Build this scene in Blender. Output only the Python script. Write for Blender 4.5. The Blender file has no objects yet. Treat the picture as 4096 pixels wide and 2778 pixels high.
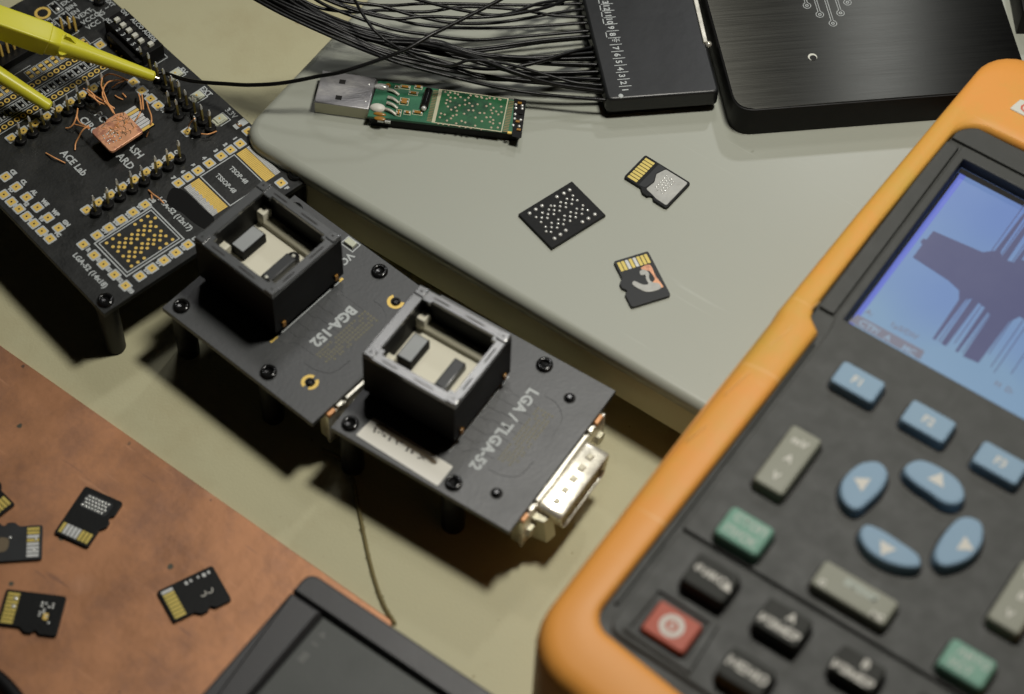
import bpy, math, random
from mathutils import Vector, Matrix
random.seed(7)
S = 0.01                      # everything below is measured in millimetres; 1 Blender unit = 100 mm
D2R = math.radians
scene = bpy.context.scene
COL = scene.collection

# ------------------------------------------------------------------ camera
CAM_H, PITCH, ROLL, FPX = 493.82, 0.97699, 0.04543, 9000.0
cam_d = bpy.data.cameras.new('camera')
cam = bpy.data.objects.new('camera', cam_d)
COL.objects.link(cam)
cam.location = (0, 0, CAM_H * S)
cam.rotation_euler = (Matrix.Rotation(math.pi / 2 - PITCH, 3, 'X') @ Matrix.Rotation(ROLL, 3, 'Z')).to_euler()
cam_d.sensor_width = 36.0
cam_d.lens = FPX / 4096.0 * 36.0
cam_d.clip_start = 0.05
cam_d.clip_end = 200.0
cam_d.dof.use_dof = True
cam_d.dof.focus_distance = 606 * S
cam_d.dof.aperture_fstop = cam_d.lens * 1e-3 / (9.6 * S)
cam_d.dof.aperture_blades = 9
scene.camera = cam

# ------------------------------------------------------------------ light: dim ambient, bench lamp, second lamp, added unseen fill
world = bpy.data.worlds.new('World')
scene.world = world
world.use_nodes = True
bg = world.node_tree.nodes['Background']
bg.inputs['Color'].default_value = (1.0, 0.97, 0.9, 1)
bg.inputs['Strength'].default_value = 0.004

def lamp(name, loc, target, size, power, color, shape='DISK', size_y=None):
    l = bpy.data.lights.new(name, 'AREA')
    l.shape = shape
    l.size = size * S
    if size_y:
        l.size_y = size_y * S
    l.energy = power
    l.color = color
    o = bpy.data.objects.new(name, l)
    COL.objects.link(o)
    o.location = Vector(loc) * S
    o.rotation_euler = (Vector(target) - Vector(loc)).to_track_quat('-Z', 'Y').to_euler()
    return o
lamp('bench_lamp', (95, 385, 430), (0, 320, 0), 66, 134, (1.0, 0.965, 0.88))
lamp('second_bench_lamp', (196, 855, 520), (60, 380, 0), 40, 50, (0.97, 0.98, 1.0))
lamp('unseen_fill_light', (-10, 965, 1100), (0, 330, 0), 230, 110, (1.0, 0.98, 0.95), 'RECTANGLE', 150)  # added out of view for reflections on the metal and socket rims
scene.view_settings.view_transform = 'Standard'
scene.view_settings.look = 'None'
scene.view_settings.exposure = -0.1
scene.view_settings.gamma = 1.0
scene.render.film_transparent = False

# ------------------------------------------------------------------ measuring
CP, SP, CR, SR = math.cos(PITCH), math.sin(PITCH), math.cos(ROLL), math.sin(ROLL)
def at(u, v, z):
    """the point at height z (mm) that the photograph shows at pixel (u, v)"""
    u -= 2048; v -= 1389
    a = u * CR + v * SR; b = -u * SR + v * CR
    d = (a / FPX, CP + (-b / FPX) * SP, -SP + (-b / FPX) * CP)
    t = (z - CAM_H) / d[2]
    return Vector((d[0] * t, d[1] * t, z))

class Frame:
    """origin and turn of a thing on the bench, in mm and degrees"""
    def __init__(s, x, y, deg):
        s.x, s.y, s.deg = x, y, deg
        s.c, s.s = math.cos(D2R(deg)), math.sin(D2R(deg))
    def loc(s, p):
        dx, dy = p[0] - s.x, p[1] - s.y
        return (dx * s.c + dy * s.s, -dx * s.s + dy * s.c)
    def px(s, u, v, z):
        p = at(u, v, z); a = s.loc(p)
        return Vector((a[0], a[1], z))

ZO = {'A': (0, 0, 800/2251), 'B': (0, 500, 800/2251), 'C': (650, 450, 800/2251), 'D': (0, 0, 500/2251), 'E': (500, 200, 500/1970),
      'M': (1200, 250, 950/2324), 'N': (1700, 0, 1200/2324), 'L': (1000, 0, 800/2101), 'CH': (350, 380, 300/1970)}
def zp(k, x, y):
    o = ZO[k]
    return o[0] + x * o[2], o[1] + y * o[2]

# ------------------------------------------------------------------ materials
def lin(c):
    return tuple(((x / 255) / 12.92 if x <= 10 else ((x / 255 + 0.055) / 1.055) ** 2.4) for x in c)

MATS = {}
def mat(name, col, rough=0.5, metal=0.0, var=0.12, vscale=6.0, rvar=0.1, bump=0.0, bscale=80.0, spec=0.5, coat=0.0,
        stretch=None, emit=None, estr=0.0, trans=0.0, col2=None, c2scale=4.0, c2lo=0.5, c2hi=0.62):
    m = bpy.data.materials.new(name)
    m.use_nodes = True
    nt = m.node_tree; N = nt.nodes; Lk = nt.links
    p = N['Principled BSDF']
    tc = N.new('ShaderNodeTexCoord')
    mp = N.new('ShaderNodeMapping')
    Lk.new(tc.outputs['Object'], mp.inputs['Vector'])
    if stretch:
        mp.inputs['Scale'].default_value = stretch
    n1 = N.new('ShaderNodeTexNoise')
    n1.inputs['Scale'].default_value = vscale
    n1.inputs['Detail'].default_value = 6
    n1.inputs['Roughness'].default_value = 0.65
    Lk.new(mp.outputs[0], n1.inputs['Vector'])
    c = Vector(col[:3])
    mix = N.new('ShaderNodeMix'); mix.data_type = 'RGBA'
    mix.inputs[6].default_value = (*(c * (1 - var)), 1)
    mix.inputs[7].default_value = (*[min(1, x) for x in (c * (1 + var))], 1)
    Lk.new(n1.outputs['Fac'], mix.inputs[0])
    out = mix.outputs[2]
    if col2:
        n2 = N.new('ShaderNodeTexNoise'); n2.inputs['Scale'].default_value = c2scale; n2.inputs['Detail'].default_value = 8
        n2.inputs['Roughness'].default_value = 0.74
        Lk.new(mp.outputs[0], n2.inputs['Vector'])
        r = N.new('ShaderNodeMapRange'); r.inputs[1].default_value = c2lo; r.inputs[2].default_value = c2hi
        Lk.new(n2.outputs['Fac'], r.inputs[0])
        mx = N.new('ShaderNodeMix'); mx.data_type = 'RGBA'
        Lk.new(r.outputs[0], mx.inputs[0]); Lk.new(out, mx.inputs[6])
        mx.inputs[7].default_value = (*col2, 1)
        out = mx.outputs[2]
    Lk.new(out, p.inputs['Base Color'])
    rr = N.new('ShaderNodeMapRange')
    rr.inputs[1].default_value = 0.3; rr.inputs[2].default_value = 0.7
    rr.inputs[3].default_value = max(0.02, rough - rvar * rough); rr.inputs[4].default_value = min(1, rough + rvar * rough)
    Lk.new(n1.outputs['Fac'], rr.inputs[0]); Lk.new(rr.outputs[0], p.inputs['Roughness'])
    p.inputs['Metallic'].default_value = metal
    p.inputs['Specular IOR Level'].default_value = spec
    p.inputs['Coat Weight'].default_value = coat
    p.inputs['Coat Roughness'].default_value = 0.12
    if trans:
        p.inputs['Transmission Weight'].default_value = trans
    if bump:
        nb = N.new('ShaderNodeTexNoise'); nb.inputs['Scale'].default_value = bscale; nb.inputs['Detail'].default_value = 4
        Lk.new(mp.outputs[0], nb.inputs['Vector'])
        b = N.new('ShaderNodeBump'); b.inputs['Strength'].default_value = bump; b.inputs['Distance'].default_value = 0.002
        Lk.new(nb.outputs['Fac'], b.inputs['Height']); Lk.new(b.outputs[0], p.inputs['Normal'])
    if emit:
        p.inputs['Emission Color'].default_value = (*emit, 1)
        p.inputs['Emission Strength'].default_value = estr
    MATS[name] = m
    return m

def spots(m, col, scale, thr, soft=0.02):
    """scattered small marks of their own shape (specks of dirt) laid into the base colour"""
    nt = m.node_tree; N = nt.nodes; Lk = nt.links
    p = N['Principled BSDF']
    src = p.inputs['Base Color'].links[0].from_socket
    tc = next(n for n in N if n.type == 'TEX_COORD')
    v = N.new('ShaderNodeTexVoronoi'); v.inputs['Scale'].default_value = scale
    nz = N.new('ShaderNodeTexNoise'); nz.inputs['Scale'].default_value = scale * 1.7; nz.inputs['Detail'].default_value = 3
    Lk.new(tc.outputs['Object'], nz.inputs['Vector'])
    add = N.new('ShaderNodeMath'); add.operation = 'MULTIPLY_ADD'
    Lk.new(nz.outputs['Fac'], add.inputs[0]); add.inputs[1].default_value = 0.55
    Lk.new(tc.outputs['Object'], v.inputs['Vector']); Lk.new(v.outputs['Distance'], add.inputs[2])
    r = N.new('ShaderNodeMapRange'); r.inputs[1].default_value = thr; r.inputs[2].default_value = thr + soft
    r.inputs[3].default_value = 1; r.inputs[4].default_value = 0
    Lk.new(add.outputs[0], r.inputs[0])
    mx = N.new('ShaderNodeMix'); mx.data_type = 'RGBA'
    Lk.new(r.outputs[0], mx.inputs[0]); Lk.new(src, mx.inputs[6]); mx.inputs[7].default_value = (*col, 1)
    Lk.new(mx.outputs[2], p.inputs['Base Color'])

desk_m = mat('desk_laminate', (0.54, 0.512, 0.325), 0.55, var=0.10, vscale=1.3, bump=0.35, bscale=140, spec=0.35,
             col2=(0.47, 0.42, 0.25), c2scale=2.2, c2lo=0.5, c2hi=0.8)
spots(desk_m, (0.30, 0.22, 0.10), 7.5, 0.262, 0.02)
spots(desk_m, (0.36, 0.31, 0.17), 16, 0.24, 0.05)
plate_m = mat('white_plastic', (0.385, 0.40, 0.34), 0.34, var=0.045, vscale=1.1, spec=0.5, bump=0.05, bscale=60)
spots(plate_m, (0.27, 0.28, 0.22), 9, 0.225, 0.03)
spots(plate_m, (0.33, 0.34, 0.28), 24, 0.20, 0.04)
plate_side_m = mat('cream_plastic_side', (0.64, 0.62, 0.43), 0.5, var=0.05, bump=0.2, bscale=120)
dark_gap = mat('black_rubber', (0.012, 0.012, 0.011), 0.8)
copper_m = mat('worn_copper', (0.50, 0.24, 0.12), 0.42, metal=0.45, var=0.38, vscale=2.6, rvar=0.35, bump=0.25, bscale=40,
               col2=(0.22, 0.125, 0.095), c2scale=3.6, c2lo=0.46, c2hi=0.80)
spots(copper_m, (0.10, 0.10, 0.075), 8.5, 0.275, 0.03)
spots(copper_m, (0.16, 0.10, 0.07), 17, 0.25, 0.05)
spots(copper_m, (0.10, 0.115, 0.085), 5.0, 0.225, 0.02)
spots(copper_m, (0.62, 0.33, 0.20), 3.1, 0.30, 0.12)
def scratches(m, col, rot, sc, thr, amt):
    """thin straight scuffs in one direction, mixed into the base colour"""
    nt = m.node_tree; N = nt.nodes; Lk = nt.links
    p = N['Principled BSDF']; src = p.inputs['Base Color'].links[0].from_socket
    tc = next(n for n in N if n.type == 'TEX_COORD')
    mp = N.new('ShaderNodeMapping'); mp.inputs['Rotation'].default_value = (0, 0, D2R(rot)); mp.inputs['Scale'].default_value = sc
    Lk.new(tc.outputs['Object'], mp.inputs['Vector'])
    n = N.new('ShaderNodeTexNoise'); n.inputs['Scale'].default_value = 1; n.inputs['Detail'].default_value = 2; Lk.new(mp.outputs[0], n.inputs['Vector'])
    r = N.new('ShaderNodeMapRange'); r.inputs[1].default_value = thr; r.inputs[2].default_value = thr + .05; r.inputs[4].default_value = amt
    Lk.new(n.outputs['Fac'], r.inputs[0])
    mx = N.new('ShaderNodeMix'); mx.data_type = 'RGBA'; Lk.new(r.outputs[0], mx.inputs[0]); Lk.new(src, mx.inputs[6]); mx.inputs[7].default_value = (*col, 1)
    Lk.new(mx.outputs[2], p.inputs['Base Color'])
scratches(plate_m, (0.47, 0.49, 0.43), 35, (2.2, 55, 1), 0.70, 0.5)
scratches(plate_m, (0.33, 0.34, 0.28), -20, (1.4, 40, 1), 0.71, 0.4)
scratches(copper_m, (0.80, 0.42, 0.25), 20, (4, 55, 1), 0.69, 0.35)
scratches(copper_m, (0.75, 0.40, 0.22), -63, (3.5, 70, 1), 0.69, 0.35)
scratches(copper_m, (0.22, 0.12, 0.09), 57, (4, 40, 1), 0.68, 0.5)
mask_m = mat('black_solder_mask', (0.016, 0.017, 0.016), 0.42, var=0.35, vscale=14, rvar=0.25, bump=0.25, bscale=120, spec=0.5,
             col2=(0.045, 0.045, 0.042), c2scale=9, c2lo=0.52, c2hi=0.8)
mask2_m = mat('matt_black_solder_mask', (0.048, 0.051, 0.053), 0.45, var=0.15, vscale=7, rvar=0.15, bump=0.2, bscale=120, spec=0.9)
silk_m = mat('white_silkscreen', (0.50, 0.53, 0.53), 0.6, var=0.12, vscale=60)
gold_m = mat('gold_plating', (0.86, 0.60, 0.15), 0.36, metal=0.2, var=0.12, vscale=30)
tin_m = mat('solder', (0.80, 0.81, 0.78), 0.25, metal=0.35, var=0.15, vscale=30, rvar=0.3)
tindull_m = mat('dull_solder', (0.62, 0.63, 0.62), 0.45, metal=0.1, var=0.2, vscale=40, bump=0.4, bscale=200)
steel_m = mat('bright_steel', (0.80, 0.77, 0.66), 0.26, metal=0.6, var=0.1, vscale=20, rvar=0.3)
usbtop_m = mat('scuffed_steel', (0.33, 0.325, 0.335), 0.38, metal=0.5, var=0.22, vscale=14, rvar=0.35, bump=0.3, bscale=90,
               col2=(0.5, 0.49, 0.47), c2scale=7, c2lo=0.52, c2hi=0.72, stretch=(1, 2.5, 1))
dimple_m = mat('dull_brown_steel', (0.50, 0.47, 0.36), 0.4, metal=0.3)
cardgold_m = mat('card_contact_gold', (0.66, 0.52, 0.13), 0.36, metal=0.2, var=0.12, vscale=30)
usbside_m = mat('steel_side', (0.50, 0.48, 0.36), 0.4, metal=0.5, var=0.1)
hole_m = mat('dark_hole', (0.006, 0.005, 0.004), 0.7)
blk_m = mat('black_plastic', (0.007, 0.007, 0.007), 0.48, var=0.2, vscale=12, spec=0.18, bump=0.15, bscale=150)
blkgloss_m = mat('glossy_black', (0.008, 0.008, 0.008), 0.12, var=0.1)
wall_m = mat('socket_wall_plastic', (0.005, 0.005, 0.005), 0.55, var=0.2, spec=0.15)
sockrim_m = mat('socket_plastic', (0.06, 0.064, 0.065), 0.26, var=0.12, vscale=6, rvar=0.08, spec=1.0, coat=0.6, bump=0.03, bscale=60)
cream_m = mat('cream_plastic', (0.74, 0.71, 0.57), 0.5, var=0.04)
littop_m = mat('lit_latch_top', (0.33, 0.345, 0.345), 0.45, var=0.12, vscale=9)
darklatch_m = mat('charcoal_latch', (0.03, 0.032, 0.033), 0.35, var=0.3, vscale=9)
white_m = mat('white_part', (0.66, 0.66, 0.58), 0.45, var=0.06)
led_m = mat('led_body', (0.60, 0.62, 0.48), 0.3, var=0.15, vscale=30)
orange_m = mat('orange_rubber', (0.80, 0.34, 0.065), 0.5, var=0.06, vscale=2.0, spec=0.35, bump=0.06, bscale=60,
               col2=(0.60, 0.40, 0.07), c2scale=1.3, c2lo=0.48, c2hi=0.75)
scratches(orange_m, (0.86, 0.52, 0.22), 20, (3, 45, 1), 0.70, 0.5)
panel_m = mat('charcoal_panel', (0.044, 0.046, 0.042), 0.62, var=0.12, vscale=18, bump=0.3, bscale=160, spec=0.5)
bluekey_m = mat('blue_key_rubber', (0.25, 0.37, 0.49), 0.6, var=0.04, spec=0.3)
greykey_m = mat('grey_key_rubber', (0.26, 0.265, 0.21), 0.6, var=0.04)
greenkey_m = mat('green_key_rubber', (0.17, 0.34, 0.26), 0.6, var=0.04)
redkey_m = mat('red_key_rubber', (0.45, 0.095, 0.055), 0.6, var=0.06)
darkkey_m = mat('charcoal_key_rubber', (0.045, 0.046, 0.042), 0.75, var=0.1, spec=0.25)
keyink_m = mat('white_key_print', (0.62, 0.60, 0.54), 0.6, var=0.05)
keyink2_m = mat('pale_key_print', (0.42, 0.47, 0.42), 0.6, var=0.05)
lcd_m = mat('lit_display', (0.08, 0.12, 0.20), 0.25, var=0.05, vscale=2, emit=(0.125, 0.215, 0.42), estr=0.8)
def uneven(m, ca, cb, sc):
    nt = m.node_tree; N = nt.nodes; p = N['Principled BSDF']
    n = N.new('ShaderNodeTexNoise'); n.inputs['Scale'].default_value = sc; n.inputs['Detail'].default_value = 1
    tc = next(q for q in N if q.type == 'TEX_COORD'); nt.links.new(tc.outputs['Object'], n.inputs['Vector'])
    r = N.new('ShaderNodeMapRange'); r.inputs[1].default_value = .38; r.inputs[2].default_value = .62; nt.links.new(n.outputs['Fac'], r.inputs[0])
    mx = N.new('ShaderNodeMix'); mx.data_type = 'RGBA'; mx.inputs[6].default_value = (*ca, 1); mx.inputs[7].default_value = (*cb, 1)
    nt.links.new(r.outputs[0], mx.inputs[0]); nt.links.new(mx.outputs[2], p.inputs['Emission Color'])
uneven(lcd_m, (0.105, 0.17, 0.44), (0.175, 0.285, 0.40), 1.9)
lcdedge_m = mat('display_edge_glow', (0.08, 0.1, 0.3), 0.25, var=0.05, emit=(0.085, 0.12, 0.46), estr=0.8)
lcdtrace_m = mat('display_trace', (0.04, 0.04, 0.08), 0.25, var=0.05, emit=(0.078, 0.085, 0.155), estr=0.9)
lcdtext_m = mat('display_pale_text', (0.1, 0.16, 0.2), 0.25, var=0.05, emit=(0.21, 0.27, 0.37), estr=0.9)
lcdgrey_m = mat('display_grey_bar', (0.06, 0.06, 0.08), 0.25, var=0.05, emit=(0.17, 0.17, 0.21), estr=0.9)
yellow_m = mat('yellow_plastic', (0.70, 0.66, 0.04), 0.36, var=0.06, vscale=5, spec=0.45, bump=0.05, bscale=60)
wire_m = mat('black_wire_sleeve', (0.006, 0.006, 0.006), 0.34, var=0.2, vscale=30, spec=0.30, bump=0.35, bscale=70)
coil_m = mat('enamelled_copper', (0.84, 0.40, 0.16), 0.38, metal=0.1, var=0.2, vscale=20)
etch_m = mat('bared_copper_layer', (0.80, 0.40, 0.22), 0.38, metal=0.2, var=0.25, vscale=22, bump=0.9, bscale=26,
             col2=(0.46, 0.20, 0.13), c2scale=16, c2lo=0.5, c2hi=0.6)
card_m = mat('black_epoxy', (0.007, 0.0075, 0.0075), 0.5, var=0.3, vscale=14, spec=0.22, bump=0.2, bscale=120)
cardgrey_m = mat('sanded_epoxy', (0.028, 0.03, 0.032), 0.5, var=0.5, vscale=12, spec=0.3)
scraped_m = mat('scraped_tinned_area', (0.40, 0.40, 0.37), 0.4, metal=0.2, var=0.3, vscale=25, bump=1.0, bscale=40)
green_m = mat('green_solder_mask', (0.02, 0.12, 0.045), 0.3, var=0.35, vscale=12, col2=(0.006, 0.035, 0.018), c2scale=8, c2lo=0.5, c2hi=0.62)
greenlight_m = mat('bright_green_mask', (0.035, 0.165, 0.085), 0.3, var=0.25, vscale=12, col2=(0.012, 0.10, 0.05), c2scale=7, c2lo=0.5, c2hi=0.65)
cremesilk_m = mat('cream_silkscreen', (0.55, 0.52, 0.36), 0.6, var=0.1)
viagold_m = mat('dull_vias', (0.24, 0.22, 0.13), 0.5, var=0.3)
brownpad_m = mat('bare_pads', (0.30, 0.22, 0.11), 0.4, metal=0.3, var=0.2, vscale=40)
amber_m = mat('burnt_flux', (0.35, 0.17, 0.03), 0.25, var=0.3, vscale=10)
trayrim_m = mat('black_case_rim', (0.036, 0.036, 0.038), 0.45, var=0.1, bump=0.25, bscale=170, spec=0.6)
traypanel_m = mat('grey_case_panel', (0.07, 0.076, 0.071), 0.55, var=0.06, bump=0.25, bscale=170)
traytext_m = mat('faint_grey_print', (0.16, 0.165, 0.155), 0.6)
label_m = mat('white_paper', (0.84, 0.82, 0.74), 0.35, var=0.04, spec=0.7)
ink_m = mat('dark_ink', (0.05, 0.03, 0.015), 0.6)
stain_m = mat('brown_stain', (0.16, 0.12, 0.07), 0.6, var=0.3, vscale=20)
thread_m = mat('brown_thread', (0.20, 0.165, 0.07), 0.9, var=0.3, vscale=20)
red_m = mat('red_print', (0.62, 0.10, 0.05), 0.5)
brushed_m = mat('brushed_black_metal', (0.05, 0.05, 0.045), 0.33, metal=1.0, var=0.6, vscale=5, rvar=0.15, stretch=(1.0, 150, 1))
nt = brushed_m.node_tree
p_ = nt.nodes['Principled BSDF']
p_.inputs['Anisotropic'].default_value = 1.0
tv = nt.nodes.new('ShaderNodeCombineXYZ'); tv.inputs[0].default_value = 0; tv.inputs[1].default_value = 1
vt = nt.nodes.new('ShaderNodeVectorTransform'); vt.vector_type = 'VECTOR'; vt.convert_from = 'OBJECT'; vt.convert_to = 'WORLD'
nt.links.new(tv.outputs[0], vt.inputs[0]); nt.links.new(vt.outputs[0], p_.inputs['Tangent'])

# ------------------------------------------------------------------ mesh building
def arcpts(cx, cy, r, a0, a1, n):
    return [(cx + r * math.cos(D2R(a0 + (a1 - a0) * i / n)), cy + r * math.sin(D2R(a0 + (a1 - a0) * i / n))) for i in range(n + 1)]
def rrect(x0, x1, y0, y1, r, n=5):
    return (arcpts(x1 - r, y0 + r, r, -90, 0, n) + arcpts(x1 - r, y1 - r, r, 0, 90, n)
            + arcpts(x0 + r, y1 - r, r, 90, 180, n) + arcpts(x0 + r, y0 + r, r, 180, 270, n))
def rpoly(pts, rad, n=4):
    """round the corners of a polygon (CCW)"""
    out = []; k = len(pts)
    for i in range(k):
        p0, p1, p2 = Vector(pts[i - 1]), Vector(pts[i]), Vector(pts[(i + 1) % k])
        r = rad[i] if isinstance(rad, (list, tuple)) else rad
        if r <= 0:
            out.append(tuple(p1)); continue
        a, b = (p0 - p1), (p2 - p1)
        d = min(r, a.length * .49, b.length * .49)
        A, B = p1 + a.normalized() * d, p1 + b.normalized() * d
        for j in range(n + 1):
            t = j / n
            out.append(tuple(A * (1 - t) ** 2 + p1 * 2 * t * (1 - t) + B * t * t))
    return out
def smoothpoly(pts, n=5):
    k = len(pts); out = []
    for i in range(k):
        p = [Vector(pts[(i + j) % k]) for j in (-1, 0, 1, 2)]
        for j in range(n):
            t = j / n
            out.append(tuple(0.5 * ((2 * p[1]) + (-p[0] + p[2]) * t + (2 * p[0] - 5 * p[1] + 4 * p[2] - p[3]) * t * t + (-p[0] + 3 * p[1] - 3 * p[2] + p[3]) * t ** 3)))
    return out
def area2(p):
    return sum(p[i - 1][0] * p[i][1] - p[i][0] * p[i - 1][1] for i in range(len(p)))
def inset(poly, d):
    k = len(poly); out = []
    for i in range(k):
        p0, p1, p2 = Vector(poly[i - 1]), Vector(poly[i]), Vector(poly[(i + 1) % k])
        e1, e2 = (p1 - p0), (p2 - p1)
        if e1.length < 1e-6: e1 = e2
        if e2.length < 1e-6: e2 = e1
        n1 = Vector((-e1.y, e1.x)).normalized(); n2 = Vector((-e2.y, e2.x)).normalized()
        m = n1 + n2
        L = m.length
        if L < 1e-6: m = n1; L = 1
        m /= L
        out.append(tuple(p1 + m * (d / max(0.35, m.dot(n1)))))
    return out
def curve(pts, n=8):
    """smooth open path through 3-D points"""
    P = [Vector(p) for p in pts]
    P = [P[0] * 2 - P[1]] + P + [P[-1] * 2 - P[-2]]
    out = []
    for i in range(1, len(P) - 2):
        for j in range(n):
            t = j / n; p = P[i - 1:i + 3]
            out.append(0.5 * ((2 * p[1]) + (-p[0] + p[2]) * t + (2 * p[0] - 5 * p[1] + 4 * p[2] - p[3]) * t * t + (-p[0] + 3 * p[1] - 3 * p[2] + p[3]) * t ** 3))
    out.append(P[-2])
    return out

class MB:
    def __init__(s): s.v = []; s.f = []; s.m = []
    def add(s, vs, fs, m=0):
        o = len(s.v); s.v += [tuple(v) for v in vs]
        for f in fs: s.f.append([o + i for i in f]); s.m.append(m)
        return s
    def box(s, x0, x1, y0, y1, z0, z1, m=0, b=0.0):
        if b > 0: return s.bprism([(x0, y0), (x1, y0), (x1, y1), (x0, y1)], z0, z1, b, 2, m)
        vs = [(x, y, z) for z in (z0, z1) for x, y in ((x0, y0), (x1, y0), (x1, y1), (x0, y1))]
        return s.add(vs, [(3, 2, 1, 0), (4, 5, 6, 7), (0, 1, 5, 4), (1, 2, 6, 5), (2, 3, 7, 6), (3, 0, 4, 7)], m)
    def prism(s, poly, z0, z1, m=0, top=True, mtop=None):
        if area2(poly) < 0: poly = poly[::-1]
        k = len(poly)
        vs = [(x, y, z0) for x, y in poly] + [(x, y, z1) for x, y in poly]
        s.add(vs, [(i, (i + 1) % k, k + (i + 1) % k, k + i) for i in range(k)] + [tuple(range(k))[::-1]], m)
        if top: s.add([(x, y, z1) for x, y in poly], [tuple(range(k))], m if mtop is None else mtop)
        return s
    def bprism(s, poly, z0, z1, bev=0.5, seg=3, m=0, mtop=None, botbev=0):
        if area2(poly) < 0: poly = poly[::-1]
        k = len(poly); rings = []
        if botbev:
            rings.append([(x, y, z0) for x, y in inset(poly, botbev)])
            rings.append([(x, y, z0 + botbev) for x, y in poly])
        else:
            rings.append([(x, y, z0) for x, y in poly])
        for j in range(seg + 1):
            a = math.pi / 2 * j / seg
            q = inset(poly, bev * (1 - math.cos(a))) if j else poly
            rings.append([(x, y, z1 - bev + bev * math.sin(a)) for x, y in q])
        return s.rings(rings, m, True, True, mtop)
    def rings(s, R, m=0, capa=True, capb=True, mtop=None, closed=True):
        k = len(R[0]); vs = [p for r in R for p in r]; fs = []
        for j in range(len(R) - 1):
            for i in range(k if closed else k - 1):
                a, b = j * k + i, j * k + (i + 1) % k
                fs.append((a, b, b + k, a + k))
        s.add(vs, fs, m)
        if capa: s.add(R[0], [tuple(range(k))[::-1]], m)
        if capb: s.add(R[-1], [tuple(range(k))], m if mtop is None else mtop)
        return s
    def cyl(s, cx, cy, z0, z1, r, n=16, m=0, r1=None, mtop=None):
        r1 = r if r1 is None else r1
        R = [[(cx + q * math.cos(2 * math.pi * i / n), cy + q * math.sin(2 * math.pi * i / n), z) for i in range(n)] for q, z in ((r, z0), (r1, z1))]
        return s.rings(R, m, mtop=mtop)
    def lathe(s, cx, cy, prof, n=24, m=0):
        R = [[(cx + r * math.cos(2 * math.pi * i / n), cy + r * math.sin(2 * math.pi * i / n), z) for i in range(n)] for r, z in prof]
        return s.rings(R, m)
    def annulus(s, cx, cy, z, r0, r1, n=20, m=0, a0=0, a1=360):
        full = abs(a1 - a0) >= 360
        k = n if full else n + 1
        an = [D2R(a0 + (a1 - a0) * i / n) for i in range(k)]
        vs = [(cx + r0 * math.cos(a), cy + r0 * math.sin(a), z) for a in an] + [(cx + r1 * math.cos(a), cy + r1 * math.sin(a), z) for a in an]
        fs = [(i, k + i, k + (i + 1) % k, (i + 1) % k) for i in range(k if full else k - 1)]
        return s.add(vs, fs, m)
    def disc(s, cx, cy, z, r, n=14, m=0):
        return s.add([(cx + r * math.cos(2 * math.pi * i / n), cy + r * math.sin(2 * math.pi * i / n), z) for i in range(n)], [tuple(range(n))], m)
    def quad(s, x0, x1, y0, y1, z, m=0):
        return s.add([(x0, y0, z), (x1, y0, z), (x1, y1, z), (x0, y1, z)], [(0, 1, 2, 3)], m)
    def flat(s, poly, z, m=0):
        if area2(poly) < 0: poly = poly[::-1]
        return s.add([(x, y, z) for x, y in poly], [tuple(range(len(poly)))], m)
    def frame(s, x0, x1, y0, y1, w, z, m=0):
        s.quad(x0, x1, y0, y0 + w, z, m); s.quad(x0, x1, y1 - w, y1, z, m)
        s.quad(x0, x0 + w, y0 + w, y1 - w, z, m); return s.quad(x1 - w, x1, y0 + w, y1 - w, z, m)
    def line(s, a, b, w, z, m=0):
        a = Vector(a[:2]); b = Vector(b[:2]); d = (b - a).normalized(); n = Vector((-d.y, d.x)) * w / 2
        return s.add([(*(a + n), z), (*(a - n), z), (*(b - n), z), (*(b + n), z)], [(0, 1, 2, 3)], m)
    def tube(s, pts, r, n=8, m=0, cap=True):
        P = [Vector(p) for p in pts]; R = []
        up = Vector((0, 0, 1))
        for i, p in enumerate(P):
            t = (P[min(i + 1, len(P) - 1)] - P[max(i - 1, 0)]).normalized()
            u = up - t * up.dot(t)
            if u.length < 1e-3: u = Vector((1, 0, 0)) - t * t.x
            u.normalize(); w = t.cross(u)
            up = u
            q = r(i / (len(P) - 1)) if callable(r) else r
            R.append([p + (w * math.cos(2 * math.pi * j / n) + u * math.sin(2 * math.pi * j / n)) * q for j in range(n)])
        R = [r_[::-1] for r_ in R]
        return s.rings(R, m, cap, cap)
    def ball(s, c, r, nu=10, nv=6, m=0, sq=1.0):
        R = []
        for j in range(nv + 1):
            a = -math.pi / 2 + math.pi * j / nv
            q = max(1e-3, math.cos(a)) * r
            R.append([(c[0] + q * math.cos(2 * math.pi * i / nu), c[1] + q * math.sin(2 * math.pi * i / nu), c[2] + r * sq * math.sin(a)) for i in range(nu)])
        return s.rings(R, m)
    def mesh(s, name, mats, angle=35):
        me = bpy.data.meshes.new(name)
        me.from_pydata([(x * S, y * S, z * S) for x, y, z in s.v], [], s.f)
        for q in (mats if isinstance(mats, (list, tuple)) else [mats]): me.materials.append(q)
        me.polygons.foreach_set('material_index', s.m)
        me.polygons.foreach_set('use_smooth', [True] * len(s.f))
        me.update()
        me.set_sharp_from_angle(angle=D2R(angle))
        return me
    def build(s, name, mats, parent=None, loc=(0, 0, 0), rz=0, angle=35, label=None):
        return put(name, s.mesh(name, mats, angle), parent, loc, rz, label)

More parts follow.
